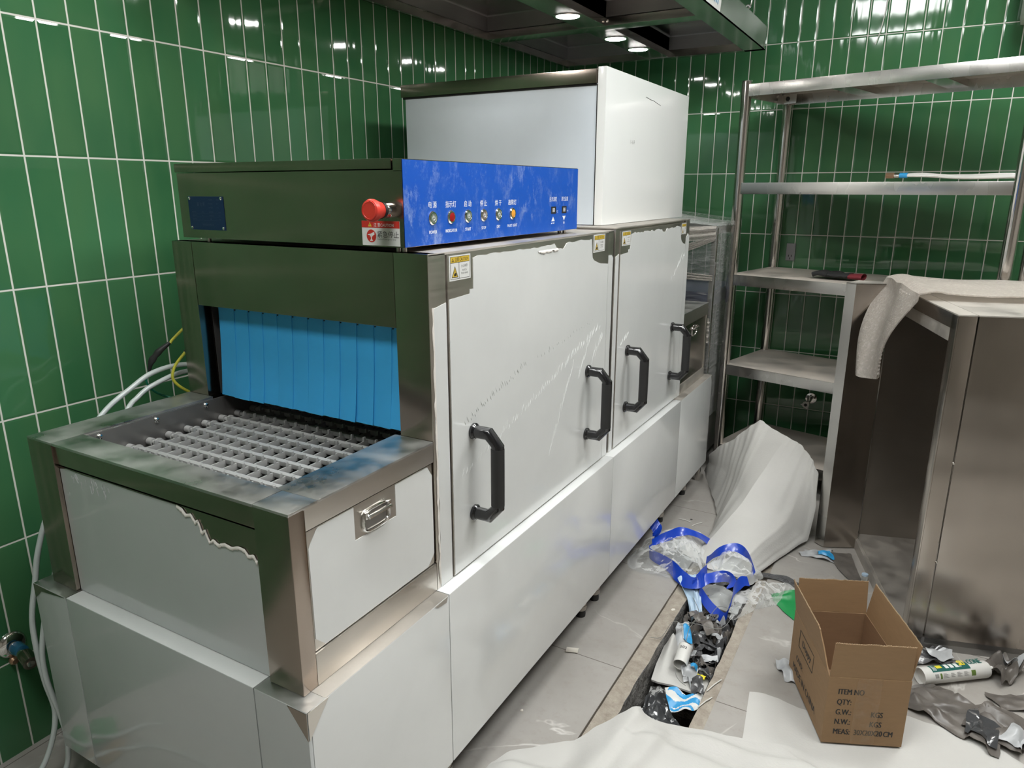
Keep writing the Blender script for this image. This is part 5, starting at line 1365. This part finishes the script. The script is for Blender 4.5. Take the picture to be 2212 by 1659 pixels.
for k, (l, w_, m_) in enumerate(((.048, .006, 'green_label'), (.058, .018, 'grey_ink'), (.082, .014, 'grey_ink'), (.102, .016, 'grey_ink'), (.124, .016, 'grey_ink'), (.148, .014, 'green_label'))):
    if m_ == 'green_label': patch(b, l, l + w_, .82, 1.45, m_)
    else:
        for q in range(6): patch(b, l, l + w_ * (.6 + .4 * ((q * 7) % 3) / 2), .86 + .09 * q, .90 + .09 * q, m_)
for q in range(4): patch(b, .032 + .003 * q, .0335 + .003 * q, .85, 1.3, 'black_ink')
b.build('label', t)

# charcoal films on the floor at the right
crumpled('film_scrap', (2.00, 2.275, .004), (.17, .11), 'scrap', 'charcoal film scrap behind the silicone cartridge, next to the box', 'film scrap', 71, .5, .045, .002, None, 'scrap_light')
crumpled('film_scrap', (2.205, 2.305, .004), (.15, .10), 'scrap_dusty', 'curled charcoal film standing at the far end of the silicone cartridge, under the cabinet side', 'film scrap', 73, .9, .09, .002, None, 'scrap_light', 2.2, 20)
crumpled('film_scrap', (2.085, 2.030, .004), (.25, .17), 'scrap_dusty', 'wide dusty charcoal film scrap on the floor right of the box', 'film scrap', 75, -.3, .035, .002, None, 'black_bag', 2.0, 22)
crumpled('film_scrap', (2.19, 2.015, .010), (.17, .18), 'scrap_dusty', 'dusty charcoal film with a silver folded corner, at the right picture edge', 'film scrap', 77, -.5, .035, .002, None, 'scrap_light', 2.0, 20)
crumpled('film_scrap', (2.235, 2.165, .004), (.14, .08), 'scrap_dusty', 'flat grey film scrap at the right edge, between the cartridge and the folded film', 'film scrap', 79, .4, .020, .002, None, None, 2.0, 14)
crumpled('film_scrap', (1.655, 1.99, .002), (.06, .09), 'scrap_light', 'silver curled film strip sticking out from the left side of the box', 'film scrap', 81, .4, .035, .001, None, 'scrap', 2.4, 14)
crumpled('film_scrap', (1.625, 2.79, .002), (.12, .08), 'scrap_light', 'silver and blue film scrap at the foot of the cabinet corner post', 'film scrap', 83, .2, .025, .001, None, 'sky_blue_print', 2.4, 16)
b = MB('scrap_dusty'); fl = coons([(1.66, 2.83, .004), (1.72, 2.70, .004), (1.78, 2.62, .004)], [(1.745, 2.86, .006), (1.765, 2.77, .010), (1.80, 2.66, .004)], [(1.66, 2.83, .004), (1.745, 2.86, .006)], [(1.78, 2.62, .004), (1.80, 2.66, .004)])
b.grid(lambda u, v: fl(u, v) + Vector((0, 0, .006 * abs(nz((u * 4, v * 3, 0), 1, 4)))), 20, 10, 'scrap_dusty', .001)
tag(recentre(b.build('film_scrap')), 'flat dusty grey film on the floor in front of the cabinet opening', 'film scrap')
b = MB('scrap'); fl2 = coons([(1.46, 2.50, .004), (1.53, 2.52, .004), (1.66, 2.46, .004)], [(1.47, 2.535, .006), (1.55, 2.55, .012), (1.67, 2.49, .004)], [(1.46, 2.50, .004), (1.47, 2.535, .006)], [(1.66, 2.46, .004), (1.67, 2.49, .004)])
b.grid(lambda u, v: fl2(u, v) + Vector((0, 0, .008 * abs(nz((u * 6, v * 3, 0), 1, 8)))), 20, 8, 'scrap', .001)
tag(recentre(b.build('film_scrap')), 'narrow black film strip on the floor behind the clear bag and the box', 'film scrap')
# green plastic bag half hidden by the box
b = MB('green_bag'); gb = coons([(1.538, 2.372, .004), (1.585, 2.315, .004), (1.645, 2.262, .004)], [(1.530, 2.380, .022), (1.60, 2.430, .028), (1.70, 2.41, .028)], [(1.538, 2.372, .004), (1.535, 2.376, .012), (1.530, 2.380, .022)], [(1.645, 2.262, .004), (1.70, 2.41, .028)])
b.grid(lambda u, v: gb(u, v) + Vector((0, 0, .016 * nz((u * 3, v * 4, 0), 1, 2) * v)), 24, 16, 'green_bag', .001)
tag(recentre(b.build('green_bag')), 'bright green plastic packet sticking out behind the left side of the box', 'plastic bag')
b = MB('white_plastic'); b.cyl((1.806, 2.655, .002), (1.806, 2.655, .036), .010, 'clear', 16); b.cyl((1.806, 2.655, .034), (1.806, 2.655, .040), .011, 'pale_blue_plastic', 16)
tag(recentre(b.build('bottle_cap')), 'small pale plastic plug on the floor behind the box at the cabinet corner', 'plug')
# bits on the floor
def chip(x, y, z, s, seed, label, mat='chip'):
    r = random.Random(seed); t = bmesh.new(); bmesh.ops.create_icosphere(t, subdivisions=1, radius=s)
    for v in t.verts: v.co = Vector((v.co.x * r.uniform(.7, 1.4), v.co.y * r.uniform(.7, 1.4), v.co.z * r.uniform(.25, .5)))
    b = MB(mat); b.take(t, mat, Matrix.Translation((x, y, z + s * .3))); return tag(recentre(b.build('plaster_chip')), label, 'chip', 'chips on the floor')
chip(1.250, 2.16, -.010, .008, 1, 'white plaster chip on the left trench lip near the plastic bag')
chip(1.238, 2.86, .0, .010, 2, 'cream chip at the edge of the standing foam sheet')
chip(1.04, 1.46, .0, .005, 3, 'small cream chip on the floor by the skirt, nearest the camera')
chip(1.11, 2.86, .0, .005, 5, 'tiny dark chip on the floor near the far machine feet', 'scrap')
b = MB('chip'); b.grid(lambda u, v: Vector((1.035 + .035 * u, 1.752 + .010 * v + .012 * u, .004 + .012 * math.sin(v * 2.2))), 6, 6, 'chip', .0012); tag(recentre(b.build('paper_curl')), 'curled cream paper strip just under the front skirt', 'paper scrap')
for (xa, ya, xb_, yb_, lb_) in ((1.06, 2.84, 1.12, 2.83, 'white cable tie offcut on the floor, left of the two behind the bag'), (1.13, 2.80, 1.16, 2.85, 'white cable tie offcut on the floor, right of the two behind the bag'),
                           (1.462, 1.80, 1.486, 1.87, 'white splinter on the right trench lip, the farther one'), (1.458, 1.72, 1.482, 1.78, 'white splinter on the right trench lip, the nearer one')):
    z = .002 if xb_ < 1.3 else -.004
    b = MB('white_plastic'); b.tube([(xa, ya, z), ((xa + xb_) / 2, (ya + yb_) / 2 + .002, z + .002), (xb_, yb_, z)], .0016, 'white_plastic', 6); tag(recentre(b.build('plastic_offcut')), lb_, 'offcut')
# scraps in the near left corner
crumpled('film_scrap', (.12, .62, .004), (.11, .08), 'green_bag', 'bright green plastic scrap in the corner below the wall tap', 'plastic scrap', 91, .3, .03, .002, None, None, 2.5, 12)
crumpled('film_scrap', (.20, .62, .004), (.10, .07), 'kraft', 'brown paper scrap on the floor beside the crossing hoses', 'paper scrap', 93, .9, .02, .002, None, None, 2.5, 12)
